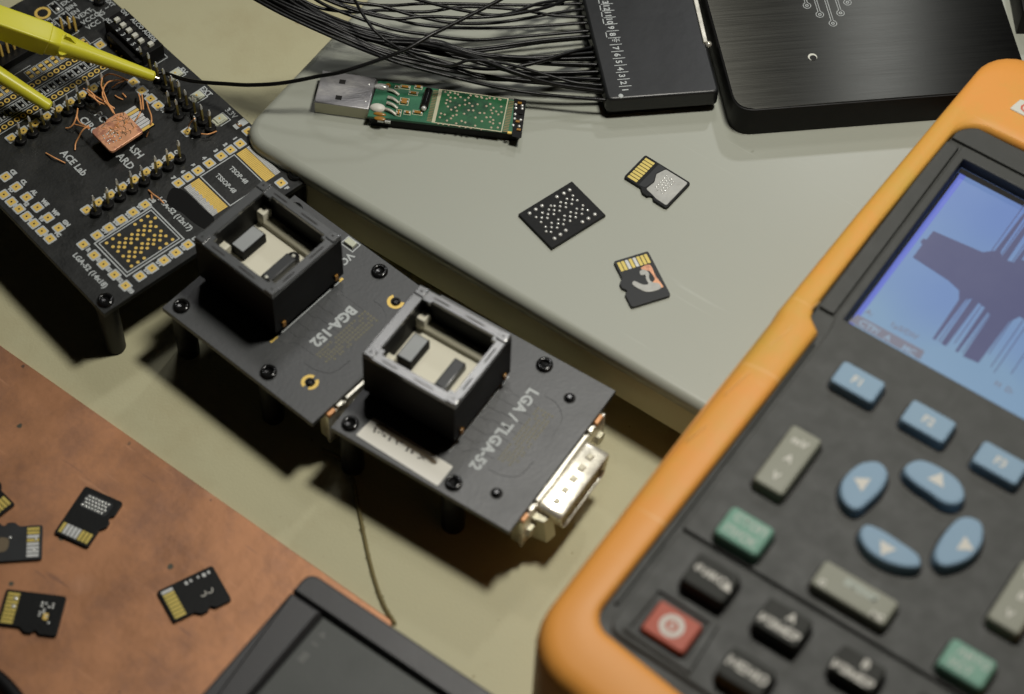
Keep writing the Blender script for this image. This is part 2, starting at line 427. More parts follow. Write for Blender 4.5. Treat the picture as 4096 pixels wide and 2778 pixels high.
def put(name, me, parent=None, loc=(0, 0, 0), rz=0, label=None):
    o = bpy.data.objects.new(name, me); COL.objects.link(o)
    o.location = Vector(loc) * S; o.rotation_euler = (0, 0, D2R(rz))
    if parent: o.parent = parent
    if label: o['label'] = label
    return o
def thing(name, label, cat, loc=(0, 0, 0), rz=0, group=None):
    o = bpy.data.objects.new(name, None); COL.objects.link(o)
    o.empty_display_size = 0.05
    o.location = Vector(loc) * S; o.rotation_euler = (0, 0, D2R(rz))
    return tag(o, label, cat, group)
def tag(o, label, cat, group=None):
    o['label'] = label; o['category'] = cat
    if group: o['group'] = group
    return o

TXT = {}
def text(s_, size, x, y, z, rz, parent, m, bold=0.0, name='lettering', align='CENTER', wide=1.0):
    key = (s_, round(size, 3), m.name, bold, align, wide)
    if key not in TXT:
        c = bpy.data.curves.new('lettering', 'FONT')
        c.body = s_; c.size = size * S; c.align_x = align; c.align_y = 'CENTER'; c.resolution_u = 2; c.offset = bold * S
        c.space_character = wide
        o = bpy.data.objects.new('tmp', c); COL.objects.link(o)
        bpy.context.view_layer.update()
        me = bpy.data.meshes.new_from_object(o.evaluated_get(bpy.context.evaluated_depsgraph_get()))
        bpy.data.objects.remove(o); bpy.data.curves.remove(c)
        me.materials.clear(); me.materials.append(m)
        me.name = 'lettering'
        TXT[key] = me
    return put(name, TXT[key], parent, (x, y, z), rz)

# ================================================================== the setting
b = MB()
b.quad(-900, 900, -300, 1500, 0)
desk = b.build('desk', desk_m); desk['kind'] = 'structure'

# ------------------------------------------------------------------ white plastic case (the raised slab)
PF = Frame(-76.1, 381.3, -33.1)
t = thing('white_case', 'big flat white plastic case with rounded edges under the flash stick and metal box', 'case', (PF.x, PF.y, 0), PF.deg)
outer = rpoly([(0, 0), (262, 0), (262, 190), (-6.5, 190)], [9, 9, 9, 9], 8)
MB().bprism(outer, 20.2, 25, 2.5, 7, botbev=.4).build('lid', plate_m, t, angle=50)
MB().bprism(inset(outer, 1.1), 7.0, 20.0, .4, 2).build('side_wall', plate_side_m, t)
for x, y in ((14, 14), (248, 14), (248, 176), (8, 176), (130, 14)):
    MB().cyl(x, y, 0, 7.0, 7, 24).build('foot', dark_gap, t)
# ------------------------------------------------------------------ copper sheet
CF = Frame(-26.1, 250.1, -34.9)
t = MB().bprism(rpoly([(-190, -150), (0.5, -150), (.5, .3), (-190, 0)], [1, 1, 2, 1], 3), 0.02, 1.5, .25, 2).build('copper_sheet', copper_m, None, (CF.x, CF.y, 0), CF.deg)
tag(t, 'scratched bare copper sheet lying on the desk with memory cards on it', 'metal sheet')

# ================================================================== memory cards
def card_outline():
    return rpoly([(0, 0), (9.7, 0), (9.7, 5.6), (10.95, 7.0), (10.95, 8.6), (10.15, 9.3), (10.15, 9.9), (11, 10.6), (11, 15), (0, 15)],
                 [.6, .6, .3, .4, .3, .25, .25, .4, .8, .8], 3)
def fit_pose(pix, z, local):
    W = [at(u, v, z) for u, v in pix]
    cw = sum((complex(w.x, w.y) for w in W)) / len(W)
    cl = sum((complex(*l) for l in local)) / len(local)
    r = sum(((complex(w.x, w.y) - cw) * (complex(*l) - cl).conjugate() for w, l in zip(W, local)))
    th = math.atan2(r.imag, r.real)
    o = cw - cl * complex(math.cos(th), math.sin(th))
    return o.real, o.imag, math.degrees(th)
CARD_L = [(0, 0), (9.7, 0), (11, 15), (0, 15)]
card_me = MB().bprism(card_outline(), 0.0, 0.9, .12, 2, botbev=.1).mesh('card_body', card_m)
contact_me = {}
for nm, mm in (('gold', cardgold_m), ('tin', tindull_m)):
    contact_me[nm] = MB().bprism(rrect(0, .86, 0, 3.0, .15, 2), .90, .94, .02, 1).mesh('contact', mm)
def memory_card(pix, z, label, contacts, body_extra=None, bodymat=None, group='stripped micro memory cards'):
    x, y, a = fit_pose(pix, z + .9, CARD_L)
    t = thing('memory_card', label, 'memory card', (x, y, z), a, group)
    o = put('card_body', card_me if not bodymat else MB().bprism(card_outline(), 0.0, 0.9, .12, 2, botbev=.1).mesh('card_body', bodymat), t)
    for i, k in enumerate(contacts):
        put('contact', contact_me['gold' if k == 'g' else 'tin'], t, (.75 + i * 1.07, .75, 0))
    if body_extra: body_extra(t)
    return t
def blobs(t, pts, r, m=tin_m, z=.9, name='solder_dot', sq=.6):
    me = MB().ball((0, 0, 0), r, 10, 6, sq=sq).mesh(name, m, 80)
    for x, y in pts: put(name, me, t, (x, y, z))
ZC, ZPL = 1.5, 25.0
# on the white case: scraped one
def ex(t):
    pol = rpoly([(.6, 7.2), (3.5, 6.2), (6, 7.4), (9.2, 7.0), (9.7, 9.4), (10.2, 11), (10.3, 14.4), (.6, 14.4)], .5, 3)
    MB().bprism(pol, .9, .98, .03, 1).build('scraped_patch', scraped_m, t)
    random.seed(3)
    pts = [(2.2 + .95 * i + .15 * random.random() + (.45 if j % 2 else 0), 8.7 + .85 * j) for j in range(4) for i in range(6)]
    blobs(t, pts, .34, tin_m, .97)
    MB().bprism(rpoly([(.3, 4.7), (9.4, 4.7), (9, 6.6), (6, 7.1), (3.4, 5.9), (.5, 7.1)], .4, 2), .9, .96, .02, 1).build('dark_patch', cardgrey_m, t)
memory_card([(2583, 621), (2495, 709), (2666, 831), (2762, 733)], ZPL, 'memory card with silvery scraped back lying near the metal box on the white case', 'gggggggg', ex)
def ex(t):
    MB().bprism(smoothpoly([(1.3, 4.3), (3.9, 4.4), (3.2, 5.6), (2.2, 6.2), (1.9, 8.8), (2.9, 9.9), (1.6, 11.8), (.8, 11.6), (1.3, 8)], 4), .9, .94, .02, 1).build('copper_patch', etch_m, t)
    MB().bprism(smoothpoly([(4.7, 5.4), (3.4, 5.2), (2.6, 6.6), (3.2, 8.2), (3.0, 9.6), (1.5, 10.6), (1.6, 12.1), (3.4, 12.4), (5.6, 11.9), (7.3, 10), (8.0, 8.4), (7.1, 7.7), (5.6, 9.4), (4.2, 9.8), (4.1, 8.2), (3.8, 6.9), (4.8, 6.6)], 4), .94, 1.08, .06, 2).build('flux_smear', scraped_m, t)
memory_card([(2593, 1009), (2455, 1045), (2528, 1231), (2681, 1178)], ZPL, 'memory card with a white and copper smear, nearest the case front edge', 'ggtgtggg'.replace('tgtg', 'gtgt'), ex, cardgrey_m)
# on the copper sheet
def ex(t):
    random.seed(5)
    blobs(t, [(7.2, 13.6), (6.1, 13.9), (5.2, 12.9), (8.2, 13.1)], .33, tindull_m)
    blobs(t, [(9.4, 9.2), (9.5, 7.8), (9.3, 12)], .28, tindull_m)
def ex1(t):
    me = MB()
    for c in ((8.6, 4.9), (8.6, 7.3)):
        pass
    for (y0, s) in ((6.9, .45), (8.2, .38), (10.2, .33), (11.6, .5), (13.0, .4)):
        MB().bprism(rrect(1.0, 1.0 + s * 2.2, y0, y0 + s * 1.7, .2, 2), .9, .96, .02, 1).build('white_mark', tindull_m, t)
    q = MB()
    for yy in (9.6, 11.4):
        q.annulus(6.0, yy, .93, .62, .88, 14, 0, -60, 120)
    q.build('printed_mark', keyink_m, t)
memory_card([(624, 2364), (700, 2490), (926, 2402), (847, 2262)], ZC, 'memory card with two printed half rings, nearest the black case on the copper sheet', 'tggggggg', ex1)
def ex(t):
    pts = [(2.2 + .92 * i + (.4 if j % 2 else 0), 9.9 + .95 * j) for j in range(4) for i in range(7)]
    MB().bprism(rrect(1.7, 9.2, 9.2, 13.6, .8, 3), .9, .95, .02, 1).build('bared_patch', cardgrey_m, t)
    blobs(t, pts, .40, tin_m, .93)
memory_card([(214, 2131), (350, 2193), (490, 2009), (345, 1943)], ZC, 'memory card with a block of silver dots, highest whole card on the copper sheet', 'gttttggg', ex)
def ex(t):
    blobs(t, [(2.6 + .85 * i, 9.6 + .9 * j) for i, j in ((0, 0), (1, 0), (3, 0), (4, 0), (0, 1), (2, 1), (1, 2), (4, 2), (0, 3), (1, 3), (3, 1), (6, 3))], .36)
    blobs(t, [(2.3, 2.9), (4.5, 2.9)], .55)
    MB().bprism(rrect(5.2, 7, 10.6, 11.8, .1, 2), .9, .94, .02, 1).build('contact', gold_m, t)
memory_card([(24, 2347), (-10, 2503), (224, 2552), (264, 2385)], ZC, 'memory card with scattered solder dots, lowest at the left edge of the copper sheet', 'gggggggg', ex)
def ex(t):
    MB().bprism(smoothpoly([(3.2, 8.6), (6, 8.2), (6.8, 10), (6.2, 13), (3.6, 13), (2.6, 10.6)], 4), .9, .97, .03, 1).build('scraped_patch', stain_m, t)
    blobs(t, [(6.6, 7.9), (2.6, .9 + 1.2), (5.7, 1.6)], .4)
memory_card([(155, 2245), (152, 2098), (-62, 2087), (-60, 2256)], ZC, 'memory card pointing right with half silver contacts, cut by the left edge', 'ttttgtgg', ex, cardgrey_m)
memory_card([(40, 2003), (-60, 2098), (-190, 1965), (-80, 1880)], ZC, 'black memory card with only its corner in view at the left edge', 'gggggggg')

# ------------------------------------------------------------------ ball grid chip
x, y, a = fit_pose([(2071, 855), (2288, 725), (2426, 859), (2207, 997)], ZPL + 1, [(0, 14), (18, 14), (18, 0), (0, 0)])
t = thing('memory_chip', 'black square-cornered chip showing a grid of silver solder balls on the white case', 'chip', (x, y, ZPL), a)
MB().bprism([(0, 0), (18, 0), (18, 14), (0, 14)], 0, 1.0, .08, 1).build('package', card_m, t)
ZO['P'] = (2000, 550, 800/1681)
CHF = Frame(x, y, a)
def cl(u, v): p = CHF.px(*zp('P', u, v), ZPL + 1.3); return p.x, p.y
big = [(585,440),(537,468),(478,497),(352,573),(300,603),(248,636),(797,645),(743,680),(692,708),(552,780),(507,815),(458,848)]
sm = [(612,487),(562,515),(608,522),(650,527),(510,543),(553,552),(602,557),(458,573),(428,572),(505,577),(553,585),(410,605),(455,610),(500,615),(645,598),(692,603),(737,610),(697,570),
      (357,632),(403,643),(452,643),(593,627),(638,635),(688,640),(303,668),(350,673),(398,676),(543,657),(590,663),(636,670),(345,710),(490,688),(540,692),(588,700),(433,717),(488,723),
      (532,728),(383,750),(433,753),(480,757),(388,788),(428,793)]
blobs(t, [cl(*p) for p in sm], .40, tin_m, 1.05, 'solder_ball', .8)
blobs(t, [cl(*p) for p in big], .56, tin_m, 1.05, 'solder_ball', .8)

# ================================================================== big board
B1 = Frame(-104.2, 323.6, 44.0)
ZB = 21.0
bb = thing('programmer_board', 'black circuit board on legs covered in gold test pads, pins and white print', 'circuit board', (B1.x, B1.y, 0), B1.deg)
MB().bprism([(0, 0), (67.7, 0), (65.0, 102), (-30, 102), (-30, 100), (0, 100)] if False else [(0, 0), (67.7, 0), (65.0, 102), (0, 102)], ZB - 1.6, ZB, .08, 1).build('board', mask_m, bb)
leg_me = MB().lathe(0, 0, [(2.6, 0), (2.8, .5), (2.8, ZB - 1.65)], 20).mesh('leg', blk_m)
def screw_me():
    return MB().lathe(0, 0, [(2.15, 0), (2.2, .45), (2.05, .85), (1.6, 1.02), (1.3, 1.0), (1.15, .75), (1.0, .2), (.02, .1)], 24).mesh('screw', blkgloss_m, 60)
SCR = screw_me()
for x, y in ((2.8, 3.0), (65.2, 3.4), (61.5, 98), (3, 98)):
    put('leg', leg_me, bb, (x, y, 0))
    if y < 50: put('screw', SCR, bb, (x, y, ZB), random.uniform(0, 90))
g = MB(); g.annulus(47.7, 94.3, ZB + .06, 1.5, 2.3, 24, 0); g.disc(47.7, 94.3, ZB + .04, 1.5, 20, 1)
g.build('plated_hole', [gold_m, hole_m], bb)
pad_me = MB()
pad_me.prism(rrect(-1.42, 1.42, -1.42, 1.42, .35, 2), 0, .03, 0); pad_me.prism(rrect(-.98, .98, -.98, .98, .25, 2), .03, .06, 1); pad_me.disc(0, 0, .08, .27, 10, 2)
pad_me = pad_me.mesh('test_pad', [silk_m, gold_m, hole_m])
pads = []
def pad(x, y, lab=None, d='+a'):
    put('test_pad', pad_me, bb, (x, y, ZB)); pads.append((x, y))
    if lab:
        o = {'+a': (2.35, 0, -90), '-a': (-2.3, 0, -90), '+b': (0, 2.3, -90), '-b': (0, -2.3, -90)}[d]
        text(lab, 1.55, x + o[0], y + o[1], ZB + .05, o[2], bb, silk_m, .14)
D = ['D7', 'D6', 'D5', 'D4', 'D3', 'D2', 'D1', 'D0']
for k in range(8): pad(15.3 + 3.87 * k, 62.8, D[k])
R2 = ['R/B', 'RE', 'CE', 'WP', 'CLE', 'ALE', 'WE', 'CE2']
for k in range(8): pad(16.3 + 3.885 * k, 29.95, R2[k][:2])
for k, x in enumerate((28.9, 25.05, 21.2, 17.3, 13.45)): pad(x, 21.4, 'D%d' % k)
pad(8.97, 21.35, 'R', '-b')
for k, (x, y) in enumerate(((9.05, 16.74), (9.2, 12.78), (9.36, 8.24), (9.44, 3.6))): pad(x, y, 'E%d' % k, '-b')
for k, x in enumerate((14.02, 17.91, 21.78, 25.63, 29.52)): pad(x, 3.6, 'D%d' % k)
for k, x in enumerate((39.9, 43.1, 46.4, 50.2, 54.1, 57.3, 60.57)): pad(x, 21.45, ('7', '6', '5', '4', '3', '2', '1')[k], '+b')
for k, (x, y) in enumerate(((64.86, 23.4), (64.6, 19.6), (64.7, 15.7), (64.75, 11.95), (65.0, 7.75))): pad(x, y, 'ABCDE'[k])
pad(60.56, 3.8, 'F', '-b')
for k, (x, y) in enumerate(((6.6, 52.9), (6.76, 48.3), (6.86, 43.7), (7.05, 39.06), (7.17, 34.5), (7.29, 29.9))): pad(x, y, ('CE', 'CL', 'AL', 'WE', 'WP', 'GN')[k])
for k, (x, y) in enumerate(((2.83, 48.3), (2.94, 45.0), (3.09, 41.77), (3.18, 38.44), (3.26, 35.2), (3.4, 31.9), (3.55, 28.5))): pad(x, y, ('IO', 'R1', 'I2', 'CE', 'V3', 'IO', 'VC')[k], '+a' if k % 2 == 0 else '-b')
for k, (x, y) in enumerate(((51.8, 53.6), (51.86, 49.7), (51.9, 46.4), (52.4, 33.9), (51.8, 57.5))): pad(x, y, ('VC', '1V', '0V', '3V', 'EX')[k], '-b')
pad(62.0, 90.2); pad(53.0, 74.4)
# LGA footprint: gold dots
dot_me = MB().cyl(0, 0, 0, .05, .47, 12).mesh('gold_dot', gold_m)
LG = [(27.12,17.83),(28.3,16.12),(25.05,17.88),(26.61,15.84),(23.04,17.88),(24.62,15.82),(25.76,14.77),(26.71,13.72),(22.51,15.73),(23.64,14.75),(24.68,13.7),(26.85,11.72),(17.88,17.8),(20.47,15.76),(21.55,14.71),(22.65,13.69),(24.75,11.69),(25.84,10.64),(26.85,9.61),(15.87,17.81),(18.47,15.69),(19.48,14.7),(20.59,13.68),(22.75,11.62),(23.76,10.56),(24.85,9.51),(27.47,7.55),(13.83,17.78),(16.43,15.7),(17.49,14.71),(18.63,13.65),(20.7,11.64),(21.75,10.62),(22.8,9.57),(25.43,7.49),(14.39,15.75),(15.47,14.7),(16.53,13.71),(18.64,11.55),(19.76,10.55),(20.8,9.58),(23.36,7.45),(14.5,13.69),(16.6,11.68),(17.66,10.62),(18.76,9.56),(14.57,11.55),(15.66,10.53),(16.67,9.51),(18.27,7.52),(14.66,9.51),(16.28,7.52),(14.3,7.6)]
for x, y in LG: put('gold_dot', dot_me, bb, (x, y, ZB))
g = MB(); g.frame(11.2, 30.0, 5.6, 19.9, .38, ZB + .03); g.frame(12.1, 29.2, 6.5, 19.1, .3, ZB + .03)
for k in range(6): g.quad(26.4 - k * 3.87 + 1.2, 28.4 - k * 3.87 + 1.0, 18.2 + 1.9, 18.2 + 2.15, ZB + .03)
g.build('printed_outline', silk_m, bb)
# TSOP footprints
def tsop(x0, x1, xm, tinleft):
    g = MB()
    for k in range(24):
        y = 6.75 + k * .523
        if tinleft: g.quad(x0, xm, y, y + .44, ZB + .04, 1); g.quad(xm, x1, y, y + .47, ZB + .04, 0)
        else: g.quad(x0, xm, y, y + .47, ZB + .04, 0); g.quad(xm, x1, y, y + .44, ZB + .04, 1)
    if tinleft:
        for k in range(24): g.tube([(x0 + .1, 6.93 + k * .523, ZB + .1), (xm + .2 * (k % 3), 6.93 + k * .523, ZB + .1)], .23, 6, 1)
    else:
        for k in range(24): g.tube([(xm, 6.93 + k * .523, ZB + .1), (x1 - .1 - .15 * (k % 3), 6.93 + k * .523, ZB + .1)], .23, 6, 1)
    g.build('chip_footprint', [gold_m, tindull_m], bb)
tsop(39.9, 45.0, 41.7, True); tsop(57.6, 62.7, 60.9, False)
g = MB(); g.frame(45.5, 57.2, 6.4, 19.6, .32, ZB + .03); g.build('printed_outline', silk_m, bb)
MB().bprism(smoothpoly([(33.5, 18), (37.5, 21.2), (39.6, 18), (39.7, 10), (39.9, 6), (36.5, 3.8), (35, 8), (34.6, 13)], 4), ZB + .01, ZB + .05, .02, 1).build('flux_residue', wall_m, bb)
text('TSOP-48', 1.9, 53.6, 13.2, ZB + .05, -90, bb, silk_m, .06)
text('TSSOP-48', 1.9, 49.3, 13.2, ZB + .05, -90, bb, silk_m, .06)
text('LGA-52 (12x17)', 2.1, 33.0, 13.8, ZB + .05, -90, bb, silk_m, .08)
text('LGA-52 (14x18)', 2.1, 5.4, 13.4, ZB + .05, -90, bb, silk_m, .08)
text('ACE Lab', 2.9, 22.9, 45.0, ZB + .05, -90, bb, silk_m, .08)
text('PC-3000 FLASH', 3.05, 37.7, 45.0, ZB + .05, -90, bb, silk_m, .08)
text('CIRCUIT BOARD', 3.05, 33.6, 44.9, ZB + .05, -90, bb, silk_m, .07)
text('5V', 2.2, 64.5, 51.9, ZB + .05, -90, bb, silk_m, .06); text('EXT', 2.2, 64.8, 41.9, ZB + .05, -90, bb, silk_m, .06); text('3.3V', 2.2, 65.2, 31.4, ZB + .05, -90, bb, silk_m, .06)
for s_, y in (('OFF', 96.0), ('EXTE', 93.4), ('BIN', 91.0), ('EN', 88.7)):
    text(s_, 2.1, 53.4, y, ZB + .05, 0, bb, silk_m, .04, align='LEFT')
for s_, y in (('VEXT', 86.5), ('VCCQ', 84.0), ('VCC', 81.6)):
    text(s_, 2.2, 53.6, y, ZB + .05, 0, bb, silk_m, .04, align='LEFT')
text('V2', 1.9, 60.2, 83.7, ZB + .05, -90, bb, silk_m, .04)
text('EXT', 1.8, 64.2, 85.2, ZB + .05, -90, bb, silk_m, .04); text('1', 1.8, 62.4, 84.3, ZB + .05, -90, bb, silk_m, .04)
g = MB()
for a_, b_ in (((58.4, 86.4), (59.1, 86.4)), ((59.1, 86.5), (59.3, 81.0)), ((59.3, 81), (58.7, 81)), ((48.6, 82.2), (51.4, 82.2)), ((51.4, 82.2), (51.4, 82.9)),
               ((5, 80.7), (34, 80.7)), ((5, 75.9), (48, 75.9)), ((5, 73.0), (49, 73.0)), ((5, 68.55), (49, 68.55)), ((5, 65.9), (50, 65.9)),
               ((64.3, 58.6), (57.5, 58.6)), ((64.3, 58.6), (64.3, 61.8)), ((51.4, 76.4), (54.4, 76.4)), ((54.4, 76.4), (54.4, 73.4))):
    g.line(a_, b_, .22, ZB + .03)
g.build('printed_lines', silk_m, bb)
ring_me = MB(); ring_me.annulus(0, 0, .05, .45, .82, 16, 0); ring_me.disc(0, 0, .03, .45, 12, 1)
ring_me = ring_me.mesh('plated_hole', [gold_m, hole_m])
for k in range(22):
    if 48.4 - 2.035 * k > 5: put('plated_hole', ring_me, bb, (48.4 - 2.035 * k, 74.4, ZB))
    if 48.65 - 2.035 * k > 3: put('plated_hole', ring_me, bb, (48.65 - 2.035 * k, 67.2, ZB))
gp = MB(); gp.frame(-.95, .95, -1.75, 1.75, .18, .03, 0); gp.prism(rrect(-.55, .55, .3, 1.3, .1, 1), 0, .06, 1); gp.prism(rrect(-.55, .55, -1.35, -.35, .1, 1), 0, .06, 1)
gp = gp.mesh('empty_footprint', [silk_m, gold_m])
rs = MB(); rs.frame(-.95, .95, -1.6, 1.6, .18, .03, 0); rs.box(-.42, .42, -.4, .75, 0, .45, 1); rs.box(-.42, .42, .75, 1.0, 0, .46, 0)
rs.ball((0, -.75, .1), .42, 8, 5, 2); rs.ball((0, .45, .45), .15, 6, 4, 2)
rs = rs.mesh('chip_resistor', [silk_m, blk_m, tin_m])
for k in range(17):
    if k != 5: put('empty_footprint', gp, bb, (40.13 - 2.035 * k, 78.05, ZB))
put('empty_footprint', gp, bb, (50.25, 78.0, ZB)); put('empty_footprint', gp, bb, (48.2, 78.0, ZB))
put('empty_footprint', gp, bb, (42.17, 78.05, ZB))
for k in range(20): put('chip_resistor', rs, bb, (46.63 - 2.05 * k, 70.8, ZB))
cr = MB(); cr.frame(-1.35, 1.35, -2.2, 2.2, .25, .03, 0); cr.box(-.75, .75, -.7, 1.0, 0, .6, 1, .08); cr.ball((0, -1.1, .1), .7, 10, 6, 2); cr.ball((0, 1.2, .1), .5, 10, 6, 2)
cr = cr.mesh('chip_resistor', [silk_m, blk_m, tin_m])
for x, y in ((51.6, 93.7), (51.75, 88.6)): put('chip_resistor', cr, bb, (x, y, ZB))
put('chip_resistor', rs, bb, (49.4, 88.8, ZB)); put('chip_resistor', rs, bb, (47.3, 90.1, ZB))
# LEDs
ld = MB(); ld.box(-1.9, 1.9, -1.25, 1.25, 0, .55, 0, .15); ld.box(-1.3, 1.3, -1.1, 1.1, .55, .95, 0, .2); ld.box(-2.0, -1.2, -1.2, 1.2, 0, .35, 1); ld.box(1.2, 2, -1.2, 1.2, 0, .35, 1)
ld.line((2.4, 1.7), (2.4, -1.7), .25, .03, 2); ld.line((2.5, 1.7), (-1, 1.7), .25, .03, 2); ld.line((2.5, -1.7), (-1, -1.7), .25, .03, 2); ld.box(-.2, .3, -.3, .3, .95, 1.0, 3)
ld = ld.mesh('led', [led_m, tin_m, silk_m, gold_m])
for x, y in ((62.0, 52.1), (61.6, 41.9), (61.3, 31.35)): put('led', ld, bb, (x, y, ZB))
g = MB(); g.ball((0, 0, .2), .5, 10, 6, 0); g.box(-1.6, -.5, -.9, .9, 0, .04, 1); g.box(.4, 2.4, -1.1, 1.1, 0, .04, 1); g.box(-.5, .4, -.8, .5, 0, .3, 2)
g.build('soldered_part', [tin_m, silk_m, amber_m], bb, (64.4, 26.8, ZB))
# header pins
pm = MB()
pm.rings([[(q * x, q * y, z) for x, y in ((-.28, -.28), (.28, -.28), (.28, .28), (-.28, .28))] for q, z in ((1, 0), (1, 5.4))], 0, True, False)
pm.rings([[(q * x, q * y, z) for x, y in ((-.28, -.28), (.28, -.28), (.28, .28), (-.28, .28))] for q, z in ((1.12, 5.4), (1.15, 6.6), (.45, 7.4))], 1)
pm.lathe(0, 0, [(1.0, 0), (.8, .4), (.4, .8)], 12, 1)
pm = pm.mesh('header_pin', [mat('dull_brass_pin', (0.34, 0.27, 0.07), 0.3, metal=0.6, var=.2), tin_m])
base_me = MB().lathe(0, 0, [(1.55, 0), (1.6, .3), (1.55, 1.25), (1.35, 1.4)], 12).mesh('pin_base', blk_m)
pins = [(16.5 + 3.87 * k, 60.0) for k in range(8)] + [(17.4 + 3.93 * k, 27.3) for k in range(8)]
pins += [(57.45, y) for y in (60.3, 57.0, 53.5, 50.0, 47.0, 43.8, 40.6, 36.9, 33.6, 30.4)] + [(53.6, y) for y in (39.4, 43.2, 31.7)] + [(62.0, 87.2)]
random.seed(11)
for x, y in pins:
    put('pin_base', base_me, bb, (x, y, ZB))
    o = put('header_pin', pm, bb, (x, y, ZB + .6), random.uniform(-8, 8))
    o.rotation_euler = (D2R(random.uniform(-3, 3)), D2R(random.uniform(-3, 3)), D2R(random.uniform(-20, 20)))
# pin header with housing behind the yellow clip
MB().box(4, 38, 83.4, 89.8, ZB, ZB + 2.5, 0, .2).build('header_housing', blk_m, bb)
pin2 = MB().rings([[(q * x, q * y, z) for x, y in ((-.3, -.3), (.3, -.3), (.3, .3), (-.3, .3))] for q, z in ((1, 0), (1, 5.2), (.4, 5.9))], 0).mesh('header_pin', gold_m)
for k in range(14): put('header_pin', pin2, bb, (37.2 - 2.0 * k, 86.4, ZB + 1.6))
for u, v, in ((252, 130), (281, 126), (304, 124)):
    q = B1.px(u, v, ZB)
    put('header_pin', pin2, bb, (q.x, q.y, ZB)); 
MB().box(46.5, 53.2, 82.9, 85.2, ZB, ZB + 1.3, 0, .15).build('header_housing', blk_m, bb)
# DIP switch
dz = ZB + 5.0
dip = MB().box(56.9, 63.9, 59.3, 77.0, ZB, dz, 0, .2).build('dip_switch', blk_m, bb)
sl = MB(); sl.box(-.75, .75, -.62, .62, 0, 1.0, 0, .12); sl = sl.mesh('slider', white_m)
for k in range(6):
    put('slider', sl, dip, (59.5 + .1 * k if k < 5 else 61.2, 74.4 - 2.62 * k, dz - .05))
slot = MB()
for k in range(6): slot.quad(58.9, 61.9, 73.7 - 2.62 * k, 75.1 - 2.62 * k, dz + .02)
slot.build('slider_slots', hole_m, dip)
for k, s_ in enumerate('123456'): text(s_, 1.9, 57.75, 73.9 - 2.3 * k + (1.2 if k == 0 else 0), dz + .04, -90, dip, silk_m, .03)
text('0D', 1.7, 57.7, 76.0, dz + .04, -90, dip, silk_m, .03)
text('ON', 1.7, 62.8, 75.6, dz + .04, -90, dip, silk_m, .03)
text('ALCO ADE06', 1.85, 63.0, 67.0, dz + .04, -90, dip, silk_m, .03)
MB().box(55.2, 56.8, 59.5, 74, ZB, ZB + 3.4, 0, .2).build('contact_strip', blk_m, bb)
for y in (62.2, 64.5, 67, 69.5, 72):
    MB().ball((54.9, y, ZB + .15), .35, 8, 5).build('solder_joint', gold_m, bb)

# ------------------------------------------------------------------ stripped card wired up on the board
ZCH = ZB + 3.6
q = [B1.px(*zp('A', 990, 1460), ZCH + .8), B1.px(*zp('B', 1280, 290), ZCH + .8)]
t = thing('stripped_memory_card', 'copper coloured stripped memory card with fine wires on the black circuit board', 'memory card',
          (*(Vector((B1.x, B1.y)) + Vector((30.9 * B1.c - 38.3 * B1.s, 30.9 * B1.s + 38.3 * B1.c))), ZB), B1.deg)
ox, oy = 30.9, 38.3
MB().bprism(rrect(1.2, 9, 1.2, 8, .6), 0.02, ZCH - ZB, .2, 2).build('foam_pad', dark_gap, t)
z0 = ZCH - ZB
MB().bprism(rpoly([(0, 0), (10.9, 0.3), (11.0, 8.9), (9, 9.9), (5.6, 9.9), (5.2, 9.4), (0.2, 9.5)], [1.2, .8, .4, .4, .4, .3, 1.0], 4), z0, z0 + .8, .15, 2).build('copper_layer', etch_m, t)
MB().box(10.6, 14.6, .35, 9.3, z0 - .02, z0 + .5, 0).build('contact_strip', card_m, t)
for k in range(8):
    MB().bprism(rrect(10.75, 14.5 - (.3 if k in (3, 5) else 0), .42 + k * 1.11, 1.36 + k * 1.11, .1, 1), z0 + .5, z0 + .58, .03, 1).build('contact', gold_m if k in (0, 6) else tindull_m, t)
random.seed(21)
blobs(t, [(1.6 + 1.0 * i + random.uniform(-.3, .3), 2.6 + 1.1 * j + random.uniform(-.3, .3)) for i in range(4) for j in range(4)], .24, tin_m, z0 + .82, 'solder_dot', .8)
g = MB()
for k in range(26):
    x, y = random.uniform(3.5, 10), random.uniform(1.4, 9); a = random.uniform(0, math.pi); l = random.uniform(.6, 1.8)
    g.tube([(x, y, z0 + .8), (x + l * .5 * math.cos(a), y + l * .5 * math.sin(a), z0 + .95), (x + l * math.cos(a), y + l * math.sin(a), z0 + .8)], .13, 5)
g.build('copper_shavings', coil_m, t, label='curled copper shavings and flakes')
for k in range(34):
    x, y = random.uniform(3.0, 10.2), random.uniform(1.6, 8.8); a = random.choice((0.1, .8, 1.6, 2.3)) + random.uniform(-.3, .3); l = random.uniform(.8, 2.2)
    MB().tube(curve([(x, y, z0 + .8), (x + l * .4 * math.cos(a), y + l * .4 * math.sin(a), z0 + .82), (x + l * math.cos(a + .5), y + l * math.sin(a + .5), z0 + .8)], 3), .10, 5).build('etched_track', stain_m, t)
def boardwire(k, pts, r=.22):
    out = []
    for (zk, x, y, z) in pts:
        p = B1.px(*zp(zk, x, y), z); out.append(Vector((p.x - ox, p.y - oy, z - ZB)))
    return MB().tube(curve(out, 6), r, 7).build('fine_wire', coil_m, t, angle=60)
H = ZCH + .9
